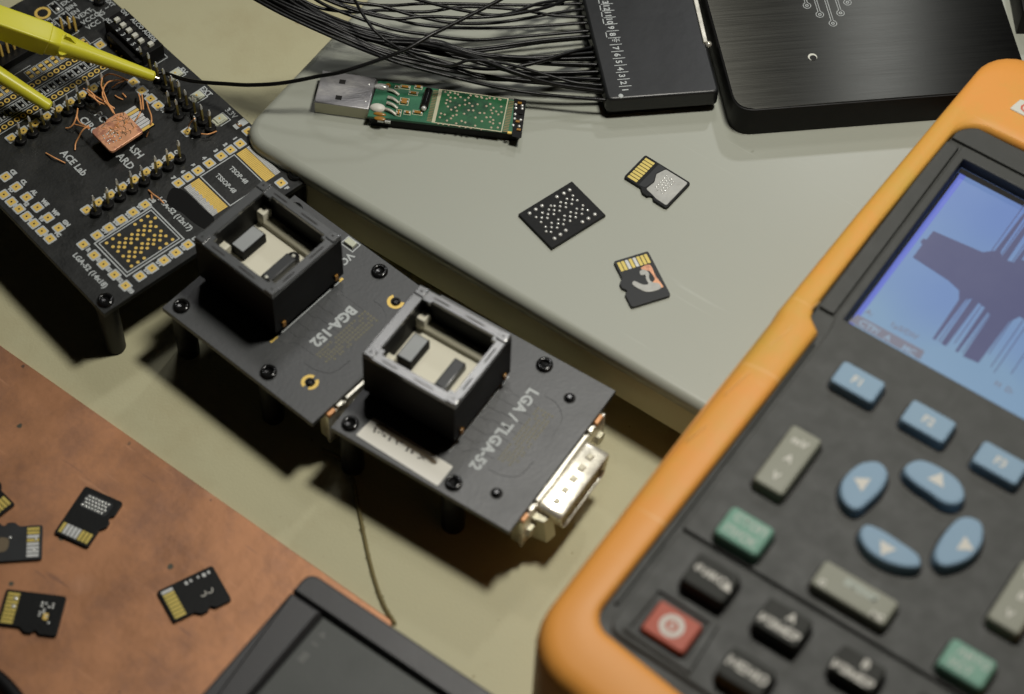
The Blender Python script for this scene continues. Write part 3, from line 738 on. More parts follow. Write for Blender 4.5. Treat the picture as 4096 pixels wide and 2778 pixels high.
for pts in ([('A', 1440, 912, 21.6), ('A', 1330, 858, 25), ('A', 1230, 835, 26.5), ('A', 1165, 870, 25.5), ('A', 1135, 900, 24)],
            [('A', 1440, 905, 21.6), ('A', 1330, 905, 24), ('A', 1220, 925, 25.5), ('A', 1165, 1000, 26), ('A', 1155, 1080, 26), ('A', 1190, 1150, 26), ('A', 1235, 1210, 26), ('A', 1275, 1275, H)],
            [('A', 940, 1000, 24), ('A', 1010, 1060, 25), ('A', 1060, 1105, 25), ('A', 1110, 1155, 24.5)],
            [('A', 1030, 1045, 24), ('A', 1080, 1090, 25), ('A', 1180, 1150, 25.5), ('A', 1245, 1195, 25.5), ('A', 1290, 1225, 25)],
            [('A', 875, 1225, 23), ('A', 862, 1310, 24), ('A', 825, 1400, 23), ('A', 780, 1442, 22), ('A', 742, 1445, 21.4)],
            [('A', 862, 1290, 23), ('A', 885, 1370, 23.5), ('A', 950, 1415, 24.5), ('A', 1010, 1440, H)],
            [('A', 825, 1400, 22.2), ('A', 900, 1418, 23.5), ('A', 1000, 1450, H)],
            [('A', 1000, 1415, H), ('A', 930, 1470, 25), ('B', 880, 150, 23), ('B', 850, 215, 22), ('B', 845, 285, 21.4)],
            [('A', 1558, 1058, 23), ('A', 1578, 1130, 25), ('A', 1590, 1240, H + .2)],
            [('A', 1650, 1150, 21.6), ('A', 1672, 1225, 23.5), ('A', 1700, 1300, 25), ('A', 1705, 1370, 26), ('A', 1680, 1450, 24), ('A', 1648, 1540, 21.4)],
            [('CH', 1250, 690, H), ('CH', 1340, 560, H + 1), ('CH', 1390, 450, H + .8)],
            [('A', 1150, 880, 27), ('A', 1140, 960, 26.5), ('A', 1175, 1060, 26), ('A', 1215, 1160, 25.8), ('A', 1262, 1230, 25.6), ('A', 1290, 1290, H)],
            [('A', 985, 1010, 27), ('A', 1045, 1060, 26.5), ('A', 1075, 1120, 26), ('A', 1130, 1180, 25)],
            [('CH', 30, 0, 26), ('CH', 170, 90, 26.2), ('CH', 300, 190, 25.6), ('CH', 420, 240, 25.4), ('CH', 560, 300, 25.5), ('CH', 700, 350, 25)],
            [('CH', 420, 60, 26), ('CH', 470, 200, 26), ('CH', 560, 300, 25.8), ('CH', 620, 400, 25.6), ('CH', 680, 480, H)],
            [('A', 1598, 1070, 24), ('A', 1606, 1140, 25), ('A', 1612, 1235, H)]):
    boardwire(0, pts)
LW = [([('A', 1258, 992, 21.4), ('A', 1330, 940, 22.4), ('A', 1392, 918, 21.4)], 'short copper wire clipping beside the gold pad under the yellow tip'),
      ([('A', 1295, 1078, 21.3), ('A', 1330, 1100, 21.6), ('A', 1385, 1125, 21.3)], 'thicker short copper scrap between the pin row and the copper card'),
      ([('A', 1378, 1055, 21.3), ('A', 1400, 1075, 21.5), ('A', 1420, 1100, 21.3)], 'tiny copper scrap farthest from the copper card'),
      ([('B', 515, 318, 21.3), ('B', 600, 365, 21.9), ('B', 660, 395, 21.6), ('B', 735, 432, 21.3)], 'long straight copper wire clipping left of the ACE Lab print'),
      ([('B', 1670, 735, 21.3), ('B', 1720, 780, 22.0), ('B', 1785, 825, 21.8), ('B', 1845, 885, 21.3)], 'long copper clipping beside the LGA-52 (12x17) print'),
      ([('B', 1700, 760, 21.3), ('B', 1706, 800, 21.7), ('B', 1712, 835, 21.3)], 'stubby copper clipping crossing under the one by the LGA-52 (12x17) print'),
      ([('E', 1200, 1325, 22.6), ('E', 1300, 1332, 22.7), ('E', 1380, 1310, 22.2), ('E', 1440, 1285, 21.4)], 'curved copper wire at the foot of the last pins near the 3.3V light'),
      ([('E', 1095, 1085, 28.6), ('E', 1040, 1140, 25.5), ('E', 1000, 1215, 21.4)], 'copper wire running from a pin tip down to a gold pad')]
for pts, lab in LW:
    o = MB().tube(curve([at(*zp(k, x, y), z) for k, x, y, z in pts], 6), .2, 7).build('wire_clipping', coil_m, None, angle=60)
    tag(o, lab, 'wire', 'loose bits of copper wire on the board')

# ================================================================== adapter boards
ZA = 20.5
dsub_dot = None
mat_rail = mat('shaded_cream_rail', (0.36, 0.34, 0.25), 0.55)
def adapter(fr, label, ang, title, extra):
    t = thing('adapter_board', label, 'circuit board', (fr.x, fr.y, 0), fr.deg, 'socket adapter boards on legs')
    MB().bprism([(0, 0), (52.8, 0), (52.8, 48.8), (0, 48.8)], ZA - 1.6, ZA, .08, 1).build('board', mask2_m, t)
    for x, y in ((3.5, 3.5), (34.2, 3.7), (33.9, 45.2), (3.6, 45.2)):
        put('leg', leg2_me, t, (x, y, 0))
        put('screw', SCR, t, (x, y, ZA), random.uniform(0, 90))
    # socket
    a0, a1, b0, b1, zt = 1.4, 28.6, 12.4, 37.3, 39.0
    ia0, ia1, ib0, ib1 = 4.2, 26.2, 15.0, 34.9
    g = MB()
    # four walls
    g.box(a0, ia0, b0, b1, ZA + 2.5, zt - 1, 0); g.box(ia1, a1, b0, b1, ZA + 2.5, zt - 1, 0)
    g.box(ia0, ia1, b0, ib0, ZA + 2.5, zt - 1, 0); g.box(ia0, ia1, ib1, b1, ZA + 2.5, zt - 1, 0)
    g.box(a0 + .9, a1 - .9, b0 + .9, b1 - .9, ZA, ZA + 2.5, 0)
    g.box(ia0, ia1, ib0, ib1, ZA + 2.5, 27.5, 0)
    sk = g.build('chip_socket', wall_m, t)
    # rim with rounded inner corners and a notch at each corner
    rim = MB()
    out = rpoly([(a0, b0), (a1, b0), (a1, b1), (a0, b1)], .5, 2)
    def ringpoly(pts): return pts
    inn = [(ia0, ib0 + 1.4), (ia0 + 1.4, ib0 + 1.4), (ia0 + 1.4, ib0), (ia1 - 1.4, ib0), (ia1 - 1.4, ib0 + .9), (ia1, ib0 + .9), (ia1, ib1 - 1.2), (ia1 - 1.2, ib1 - 1.2),
           (ia1 - 1.2, ib1), (ia0 + 2.6, ib1), (ia0 + 2.6, ib1 - .8), (ia0, ib1 - .8)]
    # quads between the outer rectangle and the inner outline, corner by corner
    oc = [(a0, b0 + 2.6), (a0, b0), (a0 + 3, b0), (a1 - 3, b0), (a1, b0), (a1, b0 + 2.6), (a1, b1 - 2.6), (a1, b1), (a1 - 3, b1), (a0 + 3, b1), (a0, b1), (a0, b1 - 2.6)]
    R = []
    for lst, z in ((oc, zt - 1.0), (oc, zt - .15), (inset(oc, .15), zt), (inset(inn, -.12), zt), (inn, zt - .15), (inn, zt - 1.0)):
        R.append([(x, y, z) for x, y in lst])
    rim.rings(R, 0, False, False)
    # raised corner blocks
    for cx, cy in ((a0 + 1.5, b0 + 1.5), (a1 - 1.5, b0 + 1.5), (a1 - 1.5, b1 - 1.5), (a0 + 1.5, b1 - 1.5)):
        rim.box(cx - 1.35, cx + 1.35, cy - 1.35, cy + 1.35, zt + .002, zt + .45, 0, .18)
        rim.cyl(cx, cy, zt + .45, zt + .48, .32, 10, 1)
    # long dark slits in the rim
    for x0, x1 in ((6.5, 11), (16, 21.5)):
        rim.box(x0, x1, b0 + 1.0, b0 + 1.35, zt + .001, zt + .02, 1); rim.box(x0, x1, b1 - 1.5, b1 - 1.1, zt + .001, zt + .02, 1)
    for y0, y1 in ((17.5, 21.5), (27, 32)):
        rim.box(a1 - 1.4, a1 - 1.0, y0, y1, zt + .001, zt + .02, 1)
    rim.build('socket_rim', [sockrim_m, hole_m], sk)
    MB().box(ia0 + .1, ia1 - .1, ib0 + .1, ib1 - .1, 27.5, 29.5, 0, .1).build('base_plate', cream_m, sk)
    g = MB(); g.bprism([(ia0 + 1.6, 31.3), (ia1 - .4, 31.3), (ia1 - .4, ib1 - .1), (ia0 + 1.6, ib1 - .1)], 29.5, 31.0, .7, 3)
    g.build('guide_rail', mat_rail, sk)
    for (x, y, h) in ((ia0 + 1.2, 32.9, 34.2), (ia0 + 1.1, 18.2, 33.2)):
        MB().box(x - 1.2, x + 1.2, y - 1.5, y + 1.5, 29.5, h, 0, .4).build('guide_post', cream_m, sk)
    MB().bprism([(6.0, 20.1), (10.4, 20.1), (10.4, 28.3), (6.0, 28.3)], 29.5, 33.0, .3, 2, 0, 1).build('latch', [wall_m, extra['latch']], sk)  # top coloured grey as if lit, sides near black as if shaded
    g = MB(); g.box(18.2, 21.4, 18.6, 28.0, 29.5, 32.4, 0, .4); g.cyl(19.6, 18.9, 29.5, 31.5, 1.7, 14)
    g.build('latch', darklatch_m, sk)
    if extra.get('knobs'):
        blobs(sk, [(19.7, 18.9), (20.2, 28.2)], .55, white_m, 32.4, 'rivet')
        MB().cyl(20, 28.3, 29.5, 31.8, 1.6, 14).build('pivot', blk_m, sk)
    for y in (15.2, 34.5): 
        MB().box(a1 + .002, a1 + .5, y - .5, y + .5, 23.5, 25.5, 0, .1).build('terminal', amber_m, sk)
    # print
    g = MB(); g.quad(28.95 - 1.1, 28.95 - .55, 10.7, 37.3, ZA + .03, 0)
    if extra.get('goldends'):
        g.quad(27.75, 28.5, 35.9, 37.4, ZA + .05, 1); g.quad(27.75, 28.5, 10.6, 13.2, ZA + .05, 1)
    g.build('printed_lines', [silk_m, gold_m], t)
    text(title[0], title[1], 36.0 + title[3], title[2], ZA + .04, -90, t, silk_m, .17, wide=title[4])
    via = MB()
    random.seed(4)
    for i in range(5):
        for j in range(19):
            if random.random() < .85:
                x, y = 39.5 + i * 1.05, 15.8 + j * .98
                via.annulus(x, y, ZA + .03, .16, .34, 8, 0); via.disc(x, y, ZA + .02, .16, 6, 1)
    v = via.build('via_field', [viagold_m, hole_m], t); v['kind'] = 'stuff'
    for k in range(7):
        y = 12.6 + k * 3.6; y2 = 15.0 + k * 3.1
        MB().tube([(28.2, y, ZA - .05), (31.0 + k % 3, y, ZA - .05), (31.0 + k % 3 + abs(y2 - y), y2, ZA - .05), (39, y2, ZA - .05)], .09, 5).build('copper_trace', mask2_m, t)
    MB().tube(curve([(39, 37.5, ZA - .04), (42.6, 37.2, ZA - .04), (46.2, 34.0, ZA - .04), (47, 28, ZA - .04)], 6), .1, 5).build('copper_trace', mask2_m, t)
    MB().tube(curve([(39, 11.8, ZA - .04), (42.6, 12.2, ZA - .04), (46.2, 14.4, ZA - .04), (47, 20, ZA - .04)], 6), .1, 5).build('copper_trace', mask2_m, t)
    # D-sub connector
    g = MB(); g.box(52.95, 53.8, 4.6, 42.6, 7.0, 18.6, 0, .2)
    dc = g.build('connector_flange', steel_m, t)
    prof = rpoly([(10.9, 17.6), (13.2, 9.2), (32.4, 9.2), (34.7, 17.6)], [2.2, 2.4, 2.4, 2.2], 5)
    if area2(prof) > 0: prof = prof[::-1]
    pin_ = inset(prof[::-1], .45)[::-1]
    R = [[(a, y, z) for y, z in pr] for a, pr in ((53.8, prof), (60.0, prof), (60.4, inset(prof[::-1], .25)[::-1]), (60.0, pin_), (54.6, pin_))]
    g = MB(); g.rings(R, 0, True, True, 1)
    g.build('connector_shell', [steel_m, hole_m], dc, angle=40)
    for y in (30.4, 26.6, 22.8, 19.0, 15.2):
        w = MB(); w.rings([[(56.2 + q, y - .75 + q, 17.55 + z), (57.5 - q, y - .95 + q, 17.55 + z), (57.7 - q, y + .55 - q, 17.55 + z), (56.4 + q, y + .75 - q, 17.55 + z)] for q, z in ((-.25, 0), (.05, .4))])
        w.build('dimple', dimple_m, dc)
    pn = MB().rings([[(x, .3 * math.cos(2 * math.pi * i / 8), .3 * math.sin(2 * math.pi * i / 8)) for i in range(8)] for x in (54.6, 58.8)], 0).mesh('contact_pin', gold_m)
    for k in range(8): put('contact_pin', pn, dc, (0, 13.9 + k * 2.54, 14.9))
    for k in range(7): put('contact_pin', pn, dc, (0, 15.2 + k * 2.54, 11.9))
    for y in (7.6, 39.6):
        hx = MB().rings([[(x, y + 1.9 * math.cos(math.pi / 3 * i), 11.6 + 1.9 * math.sin(math.pi / 3 * i)) for i in range(6)] for x in (53.8, 54.9)], 0)
        hx.build('jack_screw', usbside_m, dc)
    for y0_, y1_, mm_ in ((11.5, 34.0, steel_m), (8.2, 10.3, steel_m), (35.4, 37.2, steel_m), (4.8, 7.2, coil_m), (38.4, 41.2, coil_m)):
        MB().box(52.95, 53.9, y0_, y1_, 18.62, 19.7, 0, .15).build('flange_tab', mm_, dc)
    MB().rings([[(53.85, 9.0, z), (53.85, 11.4, z), (58.6 - q, 12.6, z), (58.0 - q, 9.6, z)] for z, q in ((6.0, 0), (15.2, 1.2))]).build('grounding_clip', usbside_m, dc)
    for y in (6.0, 41.4):
        MB().box(50.5, 52.9, y - 1.2, y + 1.2, 8, 18.8, 0, .2).build('bracket', usbside_m, dc)
    for y in (10, 12.6):
        pass
    MB().box(46, 52.9, 9.5, 37.8, 8.0, 18.85, 0, .3).build('connector_body', blk_m, t)
    return t
leg2_me = MB().lathe(0, 0, [(2.7, 0), (2.9, .5), (2.9, ZA - 1.62)], 20).mesh('leg', blk_m)
A2 = Frame(-89.8, 326.8, -38.5)
a2 = adapter(A2, 'black adapter board marked BGA-152 with an open chip socket, beside the big board', -38.5, ('BGA-152', 4.0, 24.8, .6, 1.0), {'latch': littop_m, 'knobs': True, 'goldends': True})
for (x, y, s0, s1) in ((43.3, 41.0, 150, 395), (43.9, 8.5, 100, 260), (43.9, 8.5, 300, 425)):
    MB().annulus(x, y, ZA + .05, 1.35, 2.25, 20, 0, s0, s1).build('gold_ring', gold_m, a2)
for x, y in ((43.3, 41.0), (43.9, 8.5)):
    MB().disc(x, y, ZA + .03, 1.35, 18).build('mounting_hole', hole_m, a2)
    MB().lathe(x + .3, y - .2, [(1.0, 0.04), (1.0, .4), (.5, .5)], 14).build('bolt_end', blkgloss_m, a2, (0, 0, ZA))
g = MB(); g.box(20.6, 23.6, 45.9, 47.7, ZA, ZA + .9, 0, .2); g.frame(19.9, 24.4, 45.1, 48.4, .3, ZA + .03, 1); g.build('capacitor', [led_m, silk_m], a2)
text('VC', 3.0, 24.6, 42.6, ZA + .04, -90, a2, silk_m, .1)
A3 = Frame(-43.9, 293.1, -31.0)
a3 = adapter(A3, 'black adapter board marked LGA / TLGA-52 with a white sticker, nearest the orange meter', -31, ('LGA / TLGA-52', 4.0, 23.7, -.3, 1.06), {'latch': littop_m})
for x, y in ((44.4, 40.4), (44.4, 7.2)):
    MB().disc(x, y, ZA + .03, 1.6, 18).build('mounting_hole', hole_m, a3)
    MB().lathe(x, y, [(1.1, 0.04), (1.1, .7), (.5, .9)], 14).build('bolt_end', blkgloss_m, a3, (0, 0, ZA))
MB().bprism(rpoly([(6.4, 1.7), (31.4, .9), (31.4, 7.6), (7.1, 8.4)], .4, 2), ZA + .01, ZA + .06, .02, 1).build('sticker', label_m, a3, label='white sticker with dark handwriting')
g = MB(); g.flat(smoothpoly([(9, 6.6), (13, 6.2), (18, 5.9), (24, 5.8), (27, 5.4), (27.2, 6.6), (22, 7.4), (14, 7.8), (9.4, 7.9)], 3), ZA + .075, 0)
g.build('stain', stain_m, a3)
g = MB(); random.seed(9); x = 9.5
while x < 26.5:
    y = 5.6 + random.uniform(-.3, .3)
    for _ in range(3):
        g.line((x + random.uniform(-.6, .6), y + random.uniform(-.7, .9)), (x + random.uniform(-.6, .6), y + random.uniform(-.7, .9)), .38, ZA + .09)
    x += random.choice((1.3, 1.5, 2.2))
g.build('handwriting', ink_m, a3)

# ================================================================== flash stick without its case
UF = Frame(-56.05, 389.8, -6.7)
US = thing('usb_stick', 'bare green flash stick with metal plug lying on the white case', 'usb stick', (UF.x, UF.y, 25), UF.deg)
def U(x, y, z=29.0):
    p = UF.px(*zp('M', x, y), z); return p.x, p.y
g = MB(); g.box(0, 14.9, 0, 11.4, .05, 4.45, 0, .35)
pl = g.build('plug', usbtop_m, US)
MB().box(.2, 14.85, -.03, 0.0, .3, 4.2, 0).build('plug_side', usbside_m, pl)
for cx, cy in (U(415, 190, 29.5), U(378, 345, 29.5)):
    MB().box(cx - .85, cx + .85, cy - .75, cy + .75, 4.44, 4.47, 0).build('latch_hole', hole_m, pl)
for cx, cy in (U(675, 215, 29.5), U(640, 380, 29.5)):
    MB().ball((cx, cy, 4.45), .28, 10, 5, 0, .5).build('dimple', tin_m, pl)
e0 = U(2220, 370); e1 = U(2160, 745)
L_ = e0[0]
g = MB(); g.bprism(rpoly([(14.9, -1.9), (L_, -.5), (L_, 10.6), (15.5, 11.0)], [.1, 1.6, 1.6, .1], 4), 3.0, 3.8, .08, 1)
g.build('board', greenlight_m, US)
g = MB(); g.bprism(rpoly([(15.6, -1.7), (L_ - .2, -.3), (L_ - .2, 10.3), (15.6, 10.8)], [.5, 1.6, 1.6, .5], 4), 0.02, 2.98, .3, 2)
g.build('bottom_shell', blk_m, US)
zt = 3.8
def quadp(pts, m, name, z=zt + .03):
    MB().flat([U(*p) for p in pts], z).build(name, m, US)
c = [U(1380, 265), U(2030, 345), U(1970, 665), U(1330, 600)]
x0 = (c[0][0] + c[3][0]) / 2; x1 = (c[1][0] + c[2][0]) / 2; y1 = (c[0][1] + c[1][1]) / 2; y0 = (c[2][1] + c[3][1]) / 2
MB().quad(x0, x1, y0, y1, zt + .02).build('dark_mask_area', green_m, US)
g = MB(); g.frame(x0 - .3, x1 + .3, y0 - .1, y1 + .1, .3, zt + .04); g.quad(x0 - .9, x0 - .3, y0, y1, zt + .03); g.build('printed_outline', cremesilk_m, US)
for xa, xb in ((x0 - 2.3, x0 - 1.0), (x1 + .5, x1 + 1.9)):
    g = MB()
    for k in range(20):
        yy = y0 + .2 + (y1 - y0 - .6) * k / 20
        g.box(xa, xb, yy, yy + .28, zt, zt + .06)
    g.build('chip_footprint', brownpad_m, US)
random.seed(8)
dots = []
for k in range(58):
    for _ in range(30):
        p = (random.uniform(x0 + .7, x1 - .7), random.uniform(y0 + .6, y1 - .6))
        if all((p[0] - q[0]) ** 2 + (p[1] - q[1]) ** 2 > .9 for q in dots): dots.append(p); break
blobs(US, dots, .37, mat('tan_flux', (.46, .38, .27), .4, var=.2), zt + .02, 'pad_dot', .35)
blobs(US, [(x0 + .9 + k * 1.1, y1 - .7) for k in (0, 1.2, 2.4, 6.3, 7.6, 8.9, 11, 12.2, 13.4)] + [(x0 + .9 + k * 1.1, y0 - .1) for k in (0, 1.2, 2.6, 5.2, 6.7, 8.0, 10.6)], .36, MATS['tan_flux'], zt + .02, 'pad_dot', .35)
# crystal
pa, pb = U(1262, 262, 30.5), U(1215, 425, 30.5)
MB().tube([(pa[0], pa[1], zt + 1.15), (pb[0], pb[1], zt + 1.15)], 1.12, 16).build('crystal', blkgloss_m, US)
MB().ball((pb[0] - .05, pb[1] - .3, zt + .9), .75, 12, 6).build('solder_joint', tin_m, US)
def blob(x, y, rx, ry, h, m, name='solder_joint', rz=0):
    cx, cy = U(x, y)
    o = MB().ball((0, 0, 0), 1, 16, 8).build(name, m, US, (cx, cy, zt), rz, angle=80)
    o.scale = (rx, ry, h); return o
blob(800, 240, 2.1, 1.1, .9, tin_m); blob(760, 445, 2.2, 1.5, 1.1, white_m); blob(780, 505, 1.8, .6, .5, amber_m); blob(780, 545, 1.6, .7, .3, amber_m)
blob(860, 225, .8, .8, .5, amber_m)
for x, y in ((920, 300), (915, 375), (905, 430), (890, 492)):
    a_, b_ = U(x - 55, y - 22), U(x + 50, y + 22)
    MB().tube(curve([(a_[0], a_[1], zt + .8), ((a_[0] + b_[0]) / 2, (a_[1] + b_[1]) / 2 + .2, zt + .7), (b_[0], b_[1], zt + .2)], 5), .42, 8).build('plug_pin', steel_m, US)
for x, y, w, h in ((1030, 240, 2.2, .9), (1160, 240, 1.6, 1.0), (1110, 300, 2.0, .9), (1020, 380, 1.9, 1.9), (1050, 490, 1.3, .9), (1150, 490, 2.2, 1.0), (965, 490, .9, 1.8), (950, 240, .8, .7)):
    cx, cy = U(x, y)
    g = MB(); g.frame(cx - w / 2 - .3, cx + w / 2 + .3, cy - h / 2 - .3, cy + h / 2 + .3, .16, zt + .03, 0)
    g.box(cx - w / 2 + .2, cx + w / 2 - .2, cy - h / 2 + .1, cy + h / 2 - .1, zt, zt + .45, 1, .06)
    g.ball((cx - w / 2 + .1, cy, zt + .1), .32, 8, 5, 2); g.ball((cx + w / 2 - .1, cy, zt + .1), .32, 8, 5, 2)
    g.build('small_part', [cremesilk_m, amber_m, tin_m], US)
quadp([(2095, 350), (2215, 370), (2165, 740), (2075, 720)], blk_m, 'dark_end')
for x, y in ((2112, 410), (2175, 420), (2112, 445), (2175, 450), (2105, 505), (2100, 548), (2160, 560), (2085, 612), (2145, 622)):
    blob(x, y, .42, .42, .35, tin_m)
for x, y, m in ((2150, 400, amber_m), (2160, 500, blk_m), (2130, 580, amber_m), (2140, 660, amber_m), (2050, 690, gold_m)):
    cx, cy = U(x, y); MB().box(cx - .55, cx + .55, cy - .35, cy + .35, zt, zt + .4, 0, .05).build('small_part', m, US)
for x in (780, 850):
    cx, cy = U(x, 615, 27.5); MB().box(cx - .8, cx + .8, -2.15, -1.7, 2.2, 3.0, 0, .05).build('solder_tab', tin_m, US)

# ================================================================== brushed metal box
BX = Frame(56.33, 389.1, 9.0)
t = thing('metal_box', 'flat black brushed metal box with white printed circuit logo', 'metal box', (BX.x, BX.y, 25), BX.deg)
MB().bprism(rpoly([(0, -.9), (81.0, -.9), (80.4, 92), (-3.2, 92)], [6, 3, 6, 6], 8), 0.02, 10, .35, 2).build('housing', blk_m, t)
MB().bprism(inset(rpoly([(0, -.9), (81.0, -.9), (80.4, 92), (-3.2, 92)], [6, 3, 6, 6], 8), .45), 10.0, 10.25, .1, 1).build('brushed_lid', brushed_m, t)
zt = 10.27
g = MB()
for (x, y, top) in ((32.05, 27.35, 39.5), (29.1, 30.9, 36.8), (26.2, 34.5, 36.4), (34.9, 30.9, 39.5), (37.6, 34.6, 39.5)):
    g.annulus(x, y, zt, .95, 1.13, 24, 0, 108, 432); g.annulus(x, y, zt, .26, .48, 16)
    d = (-.03 * (top - y))
    g.line((x - .32, y + 1.02), (x - .32 + d, top), .17, zt + .001); g.line((x + .32, y + 1.02), (x + .32 + d, top), .17, zt + .001)
    if top < 38: g.annulus(x + d, top, zt, .26, .42, 10, 0, 0, 180)
g.build('printed_circuit_mark', silk_m, t)
g = MB(); g.cyl(24.1, 15.9, 10.2, 10.3, 1.25, 20, 0); g.disc(24.2, 15.55, 10.32, .95, 16, 1)
g.build('screw', [white_m, hole_m], t)
# cable plug on its right side
t = thing('cable_strap', 'black strap end sticking out behind the metal box at the top right corner', 'strap', (133, 434, 25), 3)
MB().box(3.5, 60, -4.5, 22, 0.02, 9.5, 0, .8).build('strap_body', blk_m, t)

# ================================================================== wire pod with numbers
PC = Frame(22.4, 391.9, 9.5)
pod = thing('wire_pod', 'flat black numbered connector pod with a fan of thin black wires', 'connector', (PC.x, PC.y, 25), PC.deg)
MB().bprism(rpoly([(0, .2), (30.6, -.2), (28.9, 70), (-2.4, 70)], 1.8, 4), 2.9, 8, .8, 4).build('sleeve', mat('shiny_black_sleeve', (0.014, 0.015, 0.0155), 0.36, var=.3, vscale=8, bump=.5, bscale=9, spec=.4), pod)
MB().bprism(rpoly([(.6, 1.6), (29.6, 1.6), (28, 69), (-1.8, 69)], .6, 3), 0.02, 2.8, .3, 2).build('connector_base', blk_m, pod)
zt = 8.03
labels = ['1', '2', '3', '4', '5', '6', '7', '⏚', '8', '9', '10', '11', '12', '13', '14', '15']
g = MB(); pitch = 2.54
for k in range(15):
    y = 4.4 + k * pitch - .05 * k
    g.quad(3.9 + -.04 * k - .0, 7.3 - .04 * k, y - .11, y + .11, zt)
for k in (8, 10, 11, 12, 13, 14):
    y = 4.4 + (k - .5) * pitch - .05 * k
    g.quad(3.5 - .04 * k, 3.75 - .04 * k, y - .9, y + .9, zt)
g.build('tick_marks', silk_m, pod)
for k in range(15):
    y = 4.4 + (k - .5) * pitch - .05 * k - (.0)
    s_ = ['1', '2', '3', '4', '5', '6', '7', '', '8', '9', '10', '11', '12', '13', '14'][k]
    if s_: text(s_, 2.35, 5.3 - .04 * k, y, zt, -90, pod, silk_m, .06)
g = MB(); y = 4.4 + 6.5 * pitch
for i, w in enumerate((.3, .55, .8)): g.quad(4.6 + i * .5, 4.8 + i * .5, y - w, y + w, zt)
g.quad(5.7, 6.6, y - .12, y + .12, zt); g.quad(6.4, 6.6, y - .5, y + .5, zt)
g.build('ground_mark', silk_m, pod)
MB().ball((3.9, 1.2, 7.9), .75, 12, 6, 0, .5).build('worn_spot', silk_m, pod)
# metal retaining rod between the pod and the box
g = MB(); g.box(29.2, 30.4, 17.2, 60, 7.2, 8.6, 0, .2); g.ball((30.5, 16.6, 8.1), .95, 12, 8)
g.build('retaining_rod', steel_m, pod)
